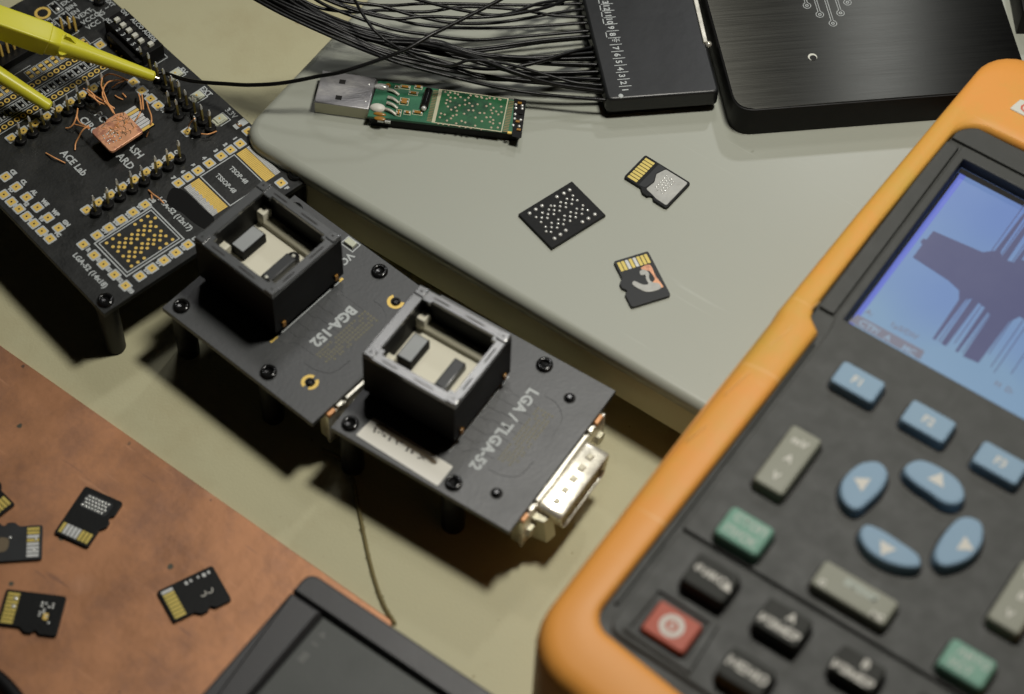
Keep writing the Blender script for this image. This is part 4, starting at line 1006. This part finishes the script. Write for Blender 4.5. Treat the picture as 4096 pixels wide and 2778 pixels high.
# wires
ends = [(800, 1390), (765, 1275), (745, 1195), (720, 1110), (690, 1005), (650, 905), (630, 805), (615, 740), (590, 665), (555, 515), (525, 440), (515, 325), (490, 240), (460, 130), (430, 50), (418, -60), (400, -150)]
NW = [  # each wire from the pod outwards: photograph pixels (N or L detail) and height
    [('N', 1385, 775, 31), ('N', 1200, 762, 31), ('N', 900, 732, 31), ('N', 600, 688, 32), ('N', 300, 620, 33), ('N', 0, 545, 35), ('L', 1500, 645, 37), ('L', 960, 432, 40), ('L', 400, 180, 44), ('L', 60, 0, 46), ('L', -350, -240, 46)],
    [('N', 1385, 705, 31), ('N', 1000, 650, 34), ('N', 700, 562, 37), ('N', 400, 455, 38), ('N', 0, 345, 38), ('L', 1300, 420, 39), ('L', 800, 240, 42), ('L', 350, 60, 45), ('L', 0, -120, 46)],
    [('N', 1380, 662, 31), ('N', 1080, 650, 31), ('N', 600, 605, 32), ('N', 200, 545, 33), ('L', 1500, 600, 36), ('L', 1000, 400, 40), ('L', 500, 190, 43), ('L', 150, 0, 45), ('L', -100, -140, 46)],
    [('N', 1362, 617, 31), ('N', 1000, 602, 31), ('N', 500, 600, 32), ('N', 150, 500, 34), ('L', 1400, 530, 37), ('L', 900, 320, 41), ('L', 450, 110, 44), ('L', 250, 0, 45), ('L', 50, -130, 46)],
    [('N', 1345, 558, 31), ('N', 1000, 568, 31.5), ('N', 700, 548, 32), ('N', 300, 440, 34), ('N', 0, 380, 36), ('L', 1200, 390, 39), ('L', 700, 160, 42), ('L', 350, 0, 44), ('L', 150, -100, 45)],
    [('N', 1325, 503, 31), ('N', 1000, 492, 31.5), ('N', 700, 470, 32), ('N', 400, 420, 34), ('N', 100, 330, 36), ('L', 1350, 400, 38), ('L', 900, 260, 41), ('L', 500, 60, 44), ('L', 350, -60, 45)],
    [('N', 1315, 450, 31), ('N', 1000, 458, 32), ('N', 600, 440, 34), ('N', 300, 400, 35), ('N', 80, 335, 36), ('L', 1450, 420, 37), ('L', 1000, 300, 40), ('L', 600, 110, 43), ('L', 400, -30, 44)],
    [('N', 1305, 410, 31), ('N', 1050, 432, 32.5), ('N', 800, 445, 33), ('N', 450, 420, 35), ('N', 150, 350, 37), ('L', 1500, 420, 38), ('L', 1100, 310, 40), ('L', 700, 160, 42), ('L', 480, -10, 44)],
    [('N', 1292, 368, 31), ('N', 1100, 415, 33), ('N', 800, 500, 34), ('N', 500, 538, 34), ('N', 200, 500, 35), ('L', 1700, 560, 37), ('L', 1200, 400, 39), ('L', 800, 220, 42), ('L', 500, 20, 44)],
    [('N', 1277, 283, 31), ('N', 900, 315, 31.5), ('N', 500, 370, 32), ('N', 250, 385, 33), ('N', 0, 330, 35), ('L', 1500, 370, 37), ('L', 1100, 270, 40), ('L', 700, 110, 42), ('L', 450, -50, 44)],
    [('N', 1258, 243, 31), ('N', 700, 290, 31.5), ('N', 350, 312, 33), ('N', 0, 268, 36), ('L', 1500, 310, 38), ('L', 1100, 180, 41), ('L', 800, 60, 43), ('L', 600, -60, 44)],
    [('N', 1255, 180, 31), ('N', 800, 208, 31.5), ('N', 400, 220, 33), ('N', 0, 200, 36), ('L', 1400, 170, 38), ('L', 1000, 60, 41), ('L', 700, -50, 43)],
    [('N', 1240, 135, 31), ('N', 1000, 122, 32), ('N', 700, 75, 34), ('N', 300, 55, 35), ('N', 0, 95, 36), ('L', 1400, 110, 38), ('L', 1100, 130, 40), ('L', 750, 90, 42), ('L', 500, -20, 44)],
    [('N', 1222, 75, 31), ('N', 1000, 105, 32), ('N', 750, 150, 32.5), ('N', 500, 182, 33), ('N', 200, 178, 35), ('L', 1700, 160, 37), ('L', 1350, 60, 39), ('L', 1000, 20, 41), ('L', 760, -60, 43)],
    [('N', 1210, 30, 31), ('N', 800, 42, 32), ('N', 400, 35, 33.5), ('N', 0, 30, 35), ('L', 1500, 60, 37), ('L', 1200, 45, 39), ('L', 900, -40, 41)],
    [('N', 1203, -8, 31), ('N', 900, 25, 34), ('N', 600, 118, 36), ('N', 300, 85, 37), ('N', 0, 15, 38), ('L', 1600, -50, 39)],
    [('N', 1195, -60, 31), ('N', 1000, 40, 34), ('N', 700, 110, 37), ('N', 350, 140, 38), ('N', 0, 130, 39), ('L', 1500, 200, 40), ('L', 1100, 110, 42), ('L', 800, 0, 44), ('L', 650, -80, 45)],
]
for k, pts in enumerate(NW):
    path = []
    for zk, x, y, z in pts:
        p = PC.px(*zp(zk, x, y), z); path.append(Vector((p.x, p.y, z - 25)))
    first = path[0].copy(); first.x = 1.5; first.z = 5.6
    MB().tube(curve([first] + path, 8), .47, 9).build('wire', wire_m, pod, angle=60)
# extra strands in the dark bundle: each runs close beside one of the wires above
random.seed(31)
for k in range(13):
    src = NW[1 + k % 9]
    path = []
    for i_, (zk, x, y, z) in enumerate(src):
        f = min(1.0, i_ / (len(src) - 1) * 1.6)
        p = PC.px(*zp(zk, x + random.uniform(-10, 10), y + f * ((k * 37) % 60 - 30) + 14 * (1 - f)), z - 1.2 + 1.6 * f)
        path.append(Vector((p.x, p.y, z - 26.2 + 1.6 * f)))
    first = path[0].copy(); first.x = 1.5; first.z = 4.8
    MB().tube(curve([first] + path, 8), .46, 8).build('wire', wire_m, pod, angle=60)
# the single wires that cross the others
def free_wire(pts, label, r=.52, m=wire_m, name='test_wire', cat='wire'):
    o = MB().tube(curve([at(*zp(k, x, y), z) if k else at(x, y, z) for k, x, y, z in pts], 10), r, 10).build(name, m, None, angle=60)
    return tag(o, label, cat)
free_wire([(None, 634, 296, 25.5), ('A', 1850, 825, 25.5), ('A', 2050, 890, 26.5), ('A', 2240, 925, 28), (None, 900, 336, 31), (None, 1000, 341, 34), (None, 1130, 333, 37), ('L', 740, 800, 40), ('L', 960, 760, 42), ('L', 1300, 650, 44),
           ('L', 1640, 520, 46), ('L', 1900, 370, 47), ('L', 2100, 270, 47), ('N', 600, -10, 47), ('N', 800, -130, 47)],
          'long black wire crossing above the others from the big board pins', .55)
free_wire([('L', 1020, -150, 48), ('L', 1100, 0, 48), ('L', 1170, 130, 48), ('L', 1280, 290, 47), ('L', 1420, 420, 45), ('L', 1600, 530, 44), ('L', 1800, 620, 43), ('L', 2100, 690, 41), ('N', 350, 470, 39), ('N', 600, 490, 37), ('N', 900, 570, 34), ('N', 1150, 640, 32), ('N', 1300, 655, 31.5)],
          'thin black wire curving down across the wire bundle, above the flash stick', .42)

# ================================================================== yellow clips
def sgn(v): return 1 if v >= 0 else -1
def superloft(name, A, B, rings, m, parent, n=32):
    A, B = Vector(A), Vector(B); t = (B - A).normalized()
    side = t.cross(Vector((0, 0, 1))).normalized(); up = side.cross(t)
    R = []
    for s_, w, h, e in rings:
        c = A + (B - A) * s_
        R.append([c + side * (w * sgn(math.cos(a)) * abs(math.cos(a)) ** (2 / e)) + up * (h * sgn(math.sin(a)) * abs(math.sin(a)) ** (2 / e))
                  for a in [2 * math.pi * i / n for i in range(n)]][::1])
    g = MB(); g.rings(R)
    return g.build(name, m, parent, angle=40), (side, up, t)
def clip(label, tip, tail, zt0, zt1, full):
    T = at(*tip, zt0); Q = at(*tail, zt1)
    base = thing('test_clip', label, 'test clip', T, 0, 'yellow test clips hooked on header pins')
    A = Vector((0, 0, 0)); Bv = Q - T; Ln = Bv.length
    k = lambda mm: mm / Ln
    if full:
        Bv = Bv * 1.25; Ln *= 1.25
        superloft('nose', A, Bv, [(0, .9, .9, 2), (k(.5), 1.45, 1.45, 2), (k(4), 1.6, 1.6, 2), (k(17), 2.1, 2.1, 2.1), (k(21), 2.5, 2.5, 2.3), (k(24.5), 2.95, 2.85, 2.6), (k(27), 3.1, 3.0, 3.2)], yellow_m, base)
        o, (sd, up, tt) = superloft('collar', A, Bv, [(k(26.4), 2.7, 2.6, 4), (k(27), 2.95, 2.85, 6), (k(29.5), 3.05, 3.0, 9), (k(30.2), 3.05, 3.0, 9)], yellow_m, base)
        superloft('body', A, Bv, [(k(29.8), 3.0, 3.0, 6), (k(30.1), 3.3, 3.3, 10), (k(31), 3.35, 3.35, 12), (.97, 3.35, 3.35, 12), (1, 2.9, 2.9, 8)], yellow_m, base, 40)
        g = MB()
        for sgnv in (1, -1):
            for v, w in ((up, 1.0),):
                pts = [tt * 21.5 + v * sgnv * 1.5, tt * 25.0 + v * sgnv * 4.3, tt * 26.2 + v * sgnv * 4.4, tt * 27.0 + v * sgnv * 1.5]
                vs = [p + sd * .5 for p in pts] + [p - sd * .5 for p in pts]
                g.add(vs, [(0, 1, 2, 3), (7, 6, 5, 4), (0, 4, 5, 1), (1, 5, 6, 2), (2, 6, 7, 3), (3, 7, 4, 0)])
            pts = [tt * 22.5 + sd * sgnv * 1.5, tt * 25.6 + sd * sgnv * 3.9, tt * 26.4 + sd * sgnv * 3.9, tt * 27.2 + sd * sgnv * 1.5]
            vs = [p + up * .5 for p in pts] + [p - up * .5 for p in pts]
            g.add(vs, [(0, 1, 2, 3), (7, 6, 5, 4), (0, 4, 5, 1), (1, 5, 6, 2), (2, 6, 7, 3), (3, 7, 4, 0)])
        g.build('fins', yellow_m, base)
    else:
        Bv = Bv * 2.2; Ln *= 2.2
        superloft('nose', A, Bv, [(0, .9, .9, 2), (k(.5), 1.5, 1.5, 2), (k(4), 1.7, 1.7, 2), (k(18), 2.15, 2.15, 2.1), (k(22), 2.4, 2.4, 2.6), (k(25), 3.0, 3, 4)], yellow_m, base)
        superloft('body', A, Bv, [(k(24.8), 3.2, 3.2, 8), (k(26), 3.35, 3.35, 12), (1, 3.35, 3.35, 12)], yellow_m, base)
    MB().tube([A, A - Bv.normalized() * 1.2], .3, 8).build('hook', steel_m, base)
    return base
clip('large yellow test clip with square body, gripping a pin beside the black wire', (619, 309), (0, 92), 26.0, 44.0, True)
clip('yellow test clip with only its round nose in view at the left edge', (203, 430), (0, 302), 27.0, 34.0, False)

# ================================================================== orange meter
SF = Frame(33.05, 247.03, -32.5)
ZS = 50.0
sm_ = thing('scope_meter', 'handheld meter in an orange rubber holster with a lit blue display', 'meter', (SF.x, SF.y, 0), SF.deg)
def dz_(x, y, dh): return x + .35 * dh, y - .535 * dh     # seen at panel height, moved to height ZS + dh
X1, Y1 = 96.0, -62.0
# outer and inner outlines with matching points (counter-clockwise from the bottom left)
def corner(cx, cy, r, a0, n=7): return arcpts(cx, cy, r, a0, a0 + 90, n)
outr = corner(4.5, -25.5, 16.0, 180)            # bottom-left corner arc
outr += [(30, -46.5), (60, -47.5)] + corner(88, -33, 15, -90) + [(103.0, 40), (102, 80)]
outr += corner(86.5, 169.8, 15.0, 0) + [(60, 185.4), (30, 185.2)]
outr += corner(4.2, 173.2, 12.0, 90) + [(-9.0, 140), (-10.2, 110), (-11.0, 78), (-11.3, 73), (-11.4, 70), (-11.5, 40), (-11.6, 5)]
inr = corner(5.2, -18.6, 5.6, 180)
inr += [(30, -27.5), (60, -28)] + corner(82, -20, 6, -90) + [(91.5, 40), (91.5, 80)]
inr += corner(83, 145.5, 8, 0) + [(60, 153.6), (30, 153.6)]
inr += corner(6.0, 144.8, 7.8, 90) + [(-2.3, 130), (-2.8, 110), (-3.1, 78), (-2.2, 75.2), (1.3, 72.4), (.8, 40), (.1, 5)]
assert len(outr) == len(inr)
def zbot(p): return 0.6 if p[1] < 50 else 25.05
R = [[(xo + (xi - xo) * .07, yo + (yi - yo) * .07, zbot((xo, yo))) for (xo, yo), (xi, yi) in zip(outr, inr)]]
for tt, z in ((0, 45), (.02, 47.0), (.06, 48.7), (.12, 49.9), (.20, 50.7), (.32, 51.1), (.6, 51.4), (.88, 51.4), (.96, 51.1), (1.0, 50.4), (1.0, 48.85)):
    R.append([(xo + (xi - xo) * (tt * .93 + .07) , yo + (yi - yo) * (tt * .93 + .07), z) for (xo, yo), (xi, yi) in zip(outr, inr)])
g = MB(); g.rings(R, 0, True, False)
g.build('holster', orange_m, sm_, angle=60)
base = inset(inr, -.6)
def clip(poly, ax, val, keep_less):
    out = []
    for i in range(len(poly)):
        a, b = poly[i - 1], poly[i]
        ia = (a[ax] <= val) == keep_less; ib = (b[ax] <= val) == keep_less
        if ia != ib:
            t_ = (val - a[ax]) / (b[ax] - a[ax]); out.append((a[0] + (b[0] - a[0]) * t_, a[1] + (b[1] - a[1]) * t_))
        if ib: out.append(b)
    return out
scr = (4.3, 79.9, 88.0, 141.0)     # display opening x0, y0, x1, y1
MB().prism(base, 40, 46.0).build('front_panel_base', panel_m, sm_)
g = MB(); g.prism(clip(base, 1, scr[1], True), 46.0, 48.9); g.prism(clip(clip(base, 1, scr[1] + .001, False), 0, scr[0] - .02, True), 46.0, 48.9)
g.prism(clip(clip(base, 1, scr[3], False), 0, scr[0], False), 46.0, 48.9)
g.build('front_panel', panel_m, sm_)
pn = []
g = MB()
g.bprism(rpoly([(3.1, 8.6), (88, 8.6), (88, scr[1] - .02), (scr[0], scr[1] - .02), (scr[0], scr[3]), (88, scr[3]), (88, 144.7), (2.1, 144.7), (2.1, 80), (3.1, 75)],
               [.8, .8, .5, .2, .2, .5, .5, 1.0, 1, 1], 2), 48.92, ZS, .3, 2)
g.build('keypad_panel', panel_m, sm_)
g = MB(); g.bprism(rpoly([(3.1, -22.5), (88, -24), (88, 7.2), (3.1, 7.2)], [3.5, 3, .8, .8], 4), 48.9, ZS, .35, 2); g.build('keypad_panel', panel_m, sm_)
g = MB(); g.bprism([(1.0, -16), (1.9, -16), (2.2, 70), (1.6, 70)], 48.9, ZS, .2, 1); g.build('panel_edge_strip', panel_m, sm_)
g = MB(); g.box(-2.4, 1.5, scr[1], 143.6, 48.9, ZS, 0, .3); g.box(-2.4 + 1, 88, 145.4, 152.0, 48.9, ZS, 0, .3); g.build('display_surround', panel_m, sm_)
# display, recessed
d = MB().box(scr[0] + .01, 88, scr[1] + .01, scr[3] - .01, 46.01, 46.3).build('display', lcd_m, sm_)
def dq(poly, m, name, z=46.33):
    return MB().flat(poly, z).build(name, m, d)
def sh(pts, dh=-3.7): return [dz_(x, y, dh) for x, y in pts]
dq(sh([(6.3, 78.4), (7.6, 78.4), (8.0, 137.3), (6.3, 137.3)]), lcdedge_m, 'display_edge')
dq([(4.35, 139.1), (87.9, 139.1), (87.9, 140.9), (4.35, 140.9)], hole_m, 'display_border'); dq([(4.35, 80), (5.0, 80), (5.0, 139.0), (4.35, 139.0)], hole_m, 'display_border')
dq(sh([(9.4, 106.7), (20, 105.6), (23.6, 104.5), (24.9, 102), (25.2, 88), (25.9, 88), (26.3, 103), (27.4, 104.2), (27.5, 88), (28.9, 88), (29.3, 104), (31.2, 103.6), (31.4, 88), (32.1, 88), (32.5, 102.8), (33.3, 102.4),
       (33.6, 87.8), (37.6, 88.2), (38.1, 103.4), (39.4, 106.2), (60, 106.2), (85, 106), (85, 117.5), (39.6, 118), (38.2, 121), (37.6, 139), (33.4, 139), (33, 122), (31.8, 122), (31.5, 139), (30.9, 139), (30.6, 120), (29.0, 119.6), (28.6, 139), (27.6, 139), (27.3, 120), (26.4, 121), (26.2, 139), (25.6, 139), (25.1, 120.5), (22.8, 118.3), (9.6, 116.9), (9.5, 113.6), (8.7, 113.3), (8.6, 112), (9.4, 111.6)]), lcdtrace_m, 'trace', 46.35)
for k, (x, y0_, y1_) in enumerate([(26.8, 88, 104), (30.2, 90, 104), (33.0, 88.5, 103), (38.4, 92, 104), (40.6, 89, 106), (42.0, 88, 106), (45.5, 90, 106), (24.4, 120, 139), (27.0, 120, 136), (30.2, 120, 139), (32.5, 120, 139), (39.5, 118, 139), (41, 118, 137), (44, 118, 139)]):
    (xa, ya), (xb, yb) = dz_(x, y0_, -3.7), dz_(x, y1_, -3.7)
    MB().line((xa, ya), (xb, yb), .22, 46.36).build('trace_line', lcdtrace_m, d)
dq(sh([(6.0, 80.6), (25.6, 80.8), (25.4, 83.7), (6.8, 83.6)]), lcdgrey_m, 'menu_bar', 46.35)
text('CTP/', 2.6, *dz_(11.0, 81.9, -3.7), 46.37, 0, d, lcdtext_m, .06); text('A', 2.4, *dz_(16.2, 81.8, -3.7), 46.37, 0, d, lcdtext_m, .06); text('MC', 2.4, *dz_(22.2, 81.6, -3.7), 46.37, 0, d, lcdtext_m, .06)
text('A:', 2.2, *dz_(8.9, 85.7, -3.7), 46.37, 0, d, lcdgrey_m, .03); text('1µS/DIV', 2.2, *dz_(18.4, 86.0, -3.7), 46.37, 0, d, lcdgrey_m, .03)
text('H  D:', 2.2, *dz_(46, 85.5, -3.7), 46.37, 0, d, lcdgrey_m, .03)
# keys
def key(poly, m, h=3.2, b=.7, name='key', label=None, draft=.35):
    top = [dz_(x, y, h) for x, y in poly]
    if area2(top) < 0: top = top[::-1]
    bot = inset(top, -draft)
    R = [[(x, y, ZS - .3) for x, y in bot], [(x, y, ZS + h - b) for x, y in top]]
    for j in range(1, 5):
        a = math.pi / 2 * j / 4
        R.append([(x, y, ZS + h - b + b * math.sin(a)) for x, y in inset(top, b * (1 - math.cos(a)))])
    MB().flat(inset(top, -draft - .45), ZS + .012).build('key_shade_ring', hole_m, sm_)  # flat dark ring on the panel, painted shade around the key
    g = MB(); g.rings(R)
    o = g.build(name, m, sm_, angle=50)
    if label: o['label'] = label
    return o, h
def krect(x0, x1, y0, y1, r=1.0): return rrect(x0, x1, y0, y1, r, 4)
def ktext(s_, size, x, y, o, m=keyink_m, bold=.08, rz=0):
    k, h = o; X, Y = dz_(x, y, h)
    text(s_, size, X, Y, ZS + h + .04, rz, k, m, bold)
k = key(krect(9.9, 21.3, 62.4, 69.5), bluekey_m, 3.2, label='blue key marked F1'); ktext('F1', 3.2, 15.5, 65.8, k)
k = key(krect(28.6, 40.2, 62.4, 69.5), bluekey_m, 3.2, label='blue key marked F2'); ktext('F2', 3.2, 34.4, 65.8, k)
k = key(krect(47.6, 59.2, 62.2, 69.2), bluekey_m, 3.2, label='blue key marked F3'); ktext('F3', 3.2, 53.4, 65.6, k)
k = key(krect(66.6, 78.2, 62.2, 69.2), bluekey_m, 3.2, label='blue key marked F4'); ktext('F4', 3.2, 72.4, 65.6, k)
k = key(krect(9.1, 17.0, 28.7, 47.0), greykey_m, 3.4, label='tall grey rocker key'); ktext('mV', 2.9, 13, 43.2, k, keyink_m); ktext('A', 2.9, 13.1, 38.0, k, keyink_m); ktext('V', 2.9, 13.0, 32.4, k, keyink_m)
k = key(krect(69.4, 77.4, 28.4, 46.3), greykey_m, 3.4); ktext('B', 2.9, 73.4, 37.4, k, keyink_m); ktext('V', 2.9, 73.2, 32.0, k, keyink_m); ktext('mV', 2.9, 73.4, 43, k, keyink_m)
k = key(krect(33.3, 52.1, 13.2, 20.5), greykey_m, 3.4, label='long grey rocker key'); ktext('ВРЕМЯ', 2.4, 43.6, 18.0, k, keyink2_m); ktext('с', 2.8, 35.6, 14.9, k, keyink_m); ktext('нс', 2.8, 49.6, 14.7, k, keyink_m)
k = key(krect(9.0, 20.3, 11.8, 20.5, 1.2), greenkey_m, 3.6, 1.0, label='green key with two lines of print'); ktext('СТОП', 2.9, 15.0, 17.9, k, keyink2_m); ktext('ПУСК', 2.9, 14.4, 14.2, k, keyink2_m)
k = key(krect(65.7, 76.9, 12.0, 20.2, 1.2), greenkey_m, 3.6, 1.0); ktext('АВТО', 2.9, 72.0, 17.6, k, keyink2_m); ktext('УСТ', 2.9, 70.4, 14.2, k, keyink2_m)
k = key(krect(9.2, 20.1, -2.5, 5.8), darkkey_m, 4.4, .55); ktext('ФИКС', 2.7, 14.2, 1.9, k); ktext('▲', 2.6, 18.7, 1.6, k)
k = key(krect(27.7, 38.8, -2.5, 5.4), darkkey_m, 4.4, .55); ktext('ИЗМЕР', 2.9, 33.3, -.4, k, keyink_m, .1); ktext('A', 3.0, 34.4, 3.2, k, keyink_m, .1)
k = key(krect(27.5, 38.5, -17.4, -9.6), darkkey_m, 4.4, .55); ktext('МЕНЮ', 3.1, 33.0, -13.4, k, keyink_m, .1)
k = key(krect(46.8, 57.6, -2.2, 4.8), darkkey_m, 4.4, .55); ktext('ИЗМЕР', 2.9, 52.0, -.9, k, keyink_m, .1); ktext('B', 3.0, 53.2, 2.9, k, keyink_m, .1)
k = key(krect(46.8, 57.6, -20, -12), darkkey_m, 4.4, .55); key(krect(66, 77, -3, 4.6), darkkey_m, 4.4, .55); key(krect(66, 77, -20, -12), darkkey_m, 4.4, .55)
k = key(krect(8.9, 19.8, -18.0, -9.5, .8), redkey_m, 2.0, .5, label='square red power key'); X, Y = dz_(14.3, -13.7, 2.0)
g = MB(); g.annulus(X, Y, ZS + 2.04, 1.55, 2.85, 28); g.box(X - .38, X + .38, Y - 1.0, Y + 1.0, ZS + 2.0, ZS + 2.05); g.build('power_symbol', keyink_m, k[0])
# raised surround of the power key
g = MB()
pb_ = [(6.2, -21.2), (24.2, -21.8), (23.2, -8.0), (6.8, -7.6)]; pi_ = [(7.6, -19.6), (21.4, -20.0), (21.0, -9.0), (8.0, -8.6)]
R = [[(x, y, z) for x, y in q] for q, z in ((pb_, ZS - .1), (inset(pb_, .3), ZS + .9), (inset(pi_, -.3), ZS + .9), (pi_, ZS + .05))]
g.rings(R, 0, False, False); g.build('key_surround', panel_m, sm_)
arrows = {'left': ([(30.4, 49.6), (27.4, 47.2), (26.2, 43.6), (26.1, 40.0), (27.6, 36.9), (30.2, 35.2), (32.8, 35.6), (34.0, 39.4), (34.6, 44), (33.6, 48.2)][::-1], (29.8, 42.3), 180),
          'up': ([(36.0, 52.6), (37.8, 55.6), (42, 56.6), (47.8, 56.0), (51, 52.9), (50.4, 49.9), (47.6, 48.6), (44, 49.0), (40.2, 49.3), (36.8, 50.4)], (43.8, 53.4), 90),
          'down': ([(36.6, 33.8), (40, 34.4), (44, 34.2), (49.4, 33.6), (51.3, 31.2), (48.9, 29.0), (44.5, 27.6), (40.0, 27.8), (36.9, 29.6), (35.8, 31.8)], (42.9, 30.3), -90),
          'right': ([(52.3, 46.4), (54.3, 48.9), (57.4, 49.0), (59.6, 45.6), (60.0, 41.8), (59.0, 38.2), (56.2, 34.5), (53.8, 34.3), (52.2, 36.6), (51.7, 41.2)], (57.4, 41.6), 0)}
for nm, (pts, c, a) in arrows.items():
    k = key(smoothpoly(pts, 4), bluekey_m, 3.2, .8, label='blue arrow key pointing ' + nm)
    X, Y = dz_(*c, 3.2)
    tri = [(1.9, 0), (-1.4, 2.1), (-1.4, -2.1)]
    ca, sa = math.cos(D2R(a)), math.sin(D2R(a))
    g = MB(); g.flat([(X + x * ca - y * sa, Y + x * sa + y * ca) for x, y in tri], ZS + 3.25); g.build('arrow_mark', keyink_m, k[0])
g = MB(); g.tube([(-10.6, 5, 46.2), (-10.7, 40, 46.2), (-10.3, 70, 46.2), (-9.7, 110, 46.2), (-8.6, 140, 46.2)], .22, 6)
g.build('mould_seam', orange_m, sm_)
# badge on the holster
X, Y = 6.4, 161.2
g = MB(); g.bprism(rpoly([(X, Y), (X + 22, Y), (X + 22.6, Y + 4.6), (X + .9, Y + 4.6)], .6, 3), 51.0, 51.7, .15, 1, 0); bd = g.build('badge', white_m, sm_)
text('C', 4.2, X + 3.4, Y + 2.3, 51.74, 0, bd, red_m, .05)
g = MB(); random.seed(12)
for (x, y, l) in ((-6, 62, 8), (-7.5, 44, 9), (-8, 28, 6), (-4.2, 75, 5)):
    g.tube([(x, y, 51.2), (x + .9, y + l * .5, 51.3), (x + 1.5, y + l, 51.3)], .13, 5)
g.build('scuff_mark', mat('pale_orange_scuff', (.85, .52, .2), .6), sm_)

# ================================================================== black case at the bottom
TF = Frame(*at(*(750 + 930 * 1350 / 2324, 2200 + 440 * 1350 / 2324), 18)[:2], -33.5)
tr = thing('black_case', 'dark grey plastic case corner with a recessed grey lid, at the bottom edge', 'case', (TF.x, TF.y, 1.5), TF.deg)
zc = 16.5
prof = rpoly([(-9.6, -90), (75, -90), (75, 7.2), (-9.6, 7.2)], [3, 3, 3, 5], 6)
MB().bprism(inset(prof, .3), 0.02, zc - 1.6, .3, 1).build('housing', blk_m, tr)
g = MB(); g.bprism(rpoly([(-9.6, .55), (75, .55), (75, 7.2), (-9.6, 7.2)], [.3, .3, 3, 5], 6), zc - 1.58, zc, .7, 4); g.build('rim', trayrim_m, tr)
g = MB(); g.bprism(rpoly([(-9.6, -90), (-.55, -90), (-.55, .1), (-9.6, .1)], [.3, .3, .3, .3], 2), zc - 1.58, zc, .7, 4); g.build('rim', trayrim_m, tr)
g = MB(); g.bprism(rpoly([(.5, -90), (75, -90), (75, -.5), (.5, -.5)], .6, 3), zc - 1.58, zc - .35, .4, 3); g.build('lid_panel', traypanel_m, tr)
for k, (y, s_) in enumerate(((-4.2, '•I'), (-7.2, 'I'), (-11.4, 'IIIII'))):
    text(s_, 2.2, 3.3, y, zc - .3, -90, tr, traytext_m, .12)

# ================================================================== odds and ends
free_wire([(None, -120, 2660, 4.5), (None, -30, 2700, 3.6), (None, 30, 2752, 3.6), (None, 90, 2830, 3.6), (None, 150, 2930, 3.6)], 'black cable crossing the bottom left corner over the copper sheet', 2.0, blk_m, 'black_cable', 'cable')
random.seed(2)
pts = [(1290, 1800), (1360, 1835), (1408, 1900), (1428, 2000), (1450, 2110), (1475, 2230), (1508, 2350), (1540, 2430), (1580, 2495)]
P = curve([at(u, v, .45) for u, v in pts], 10)
g = MB(); g.tube(P, .5, 7)
for q in P[8:]:
    for _ in range(3):
        a = random.uniform(0, 6.28); l = random.uniform(.5, 1.0)
        g.tube([q, q + Vector((l * math.cos(a), l * math.sin(a), random.uniform(-.2, .3)))], .09, 4)
tag(g.build('frayed_string', thread_m, None, angle=60), 'frayed brown string lying on the desk beside the LGA adapter board', 'string')
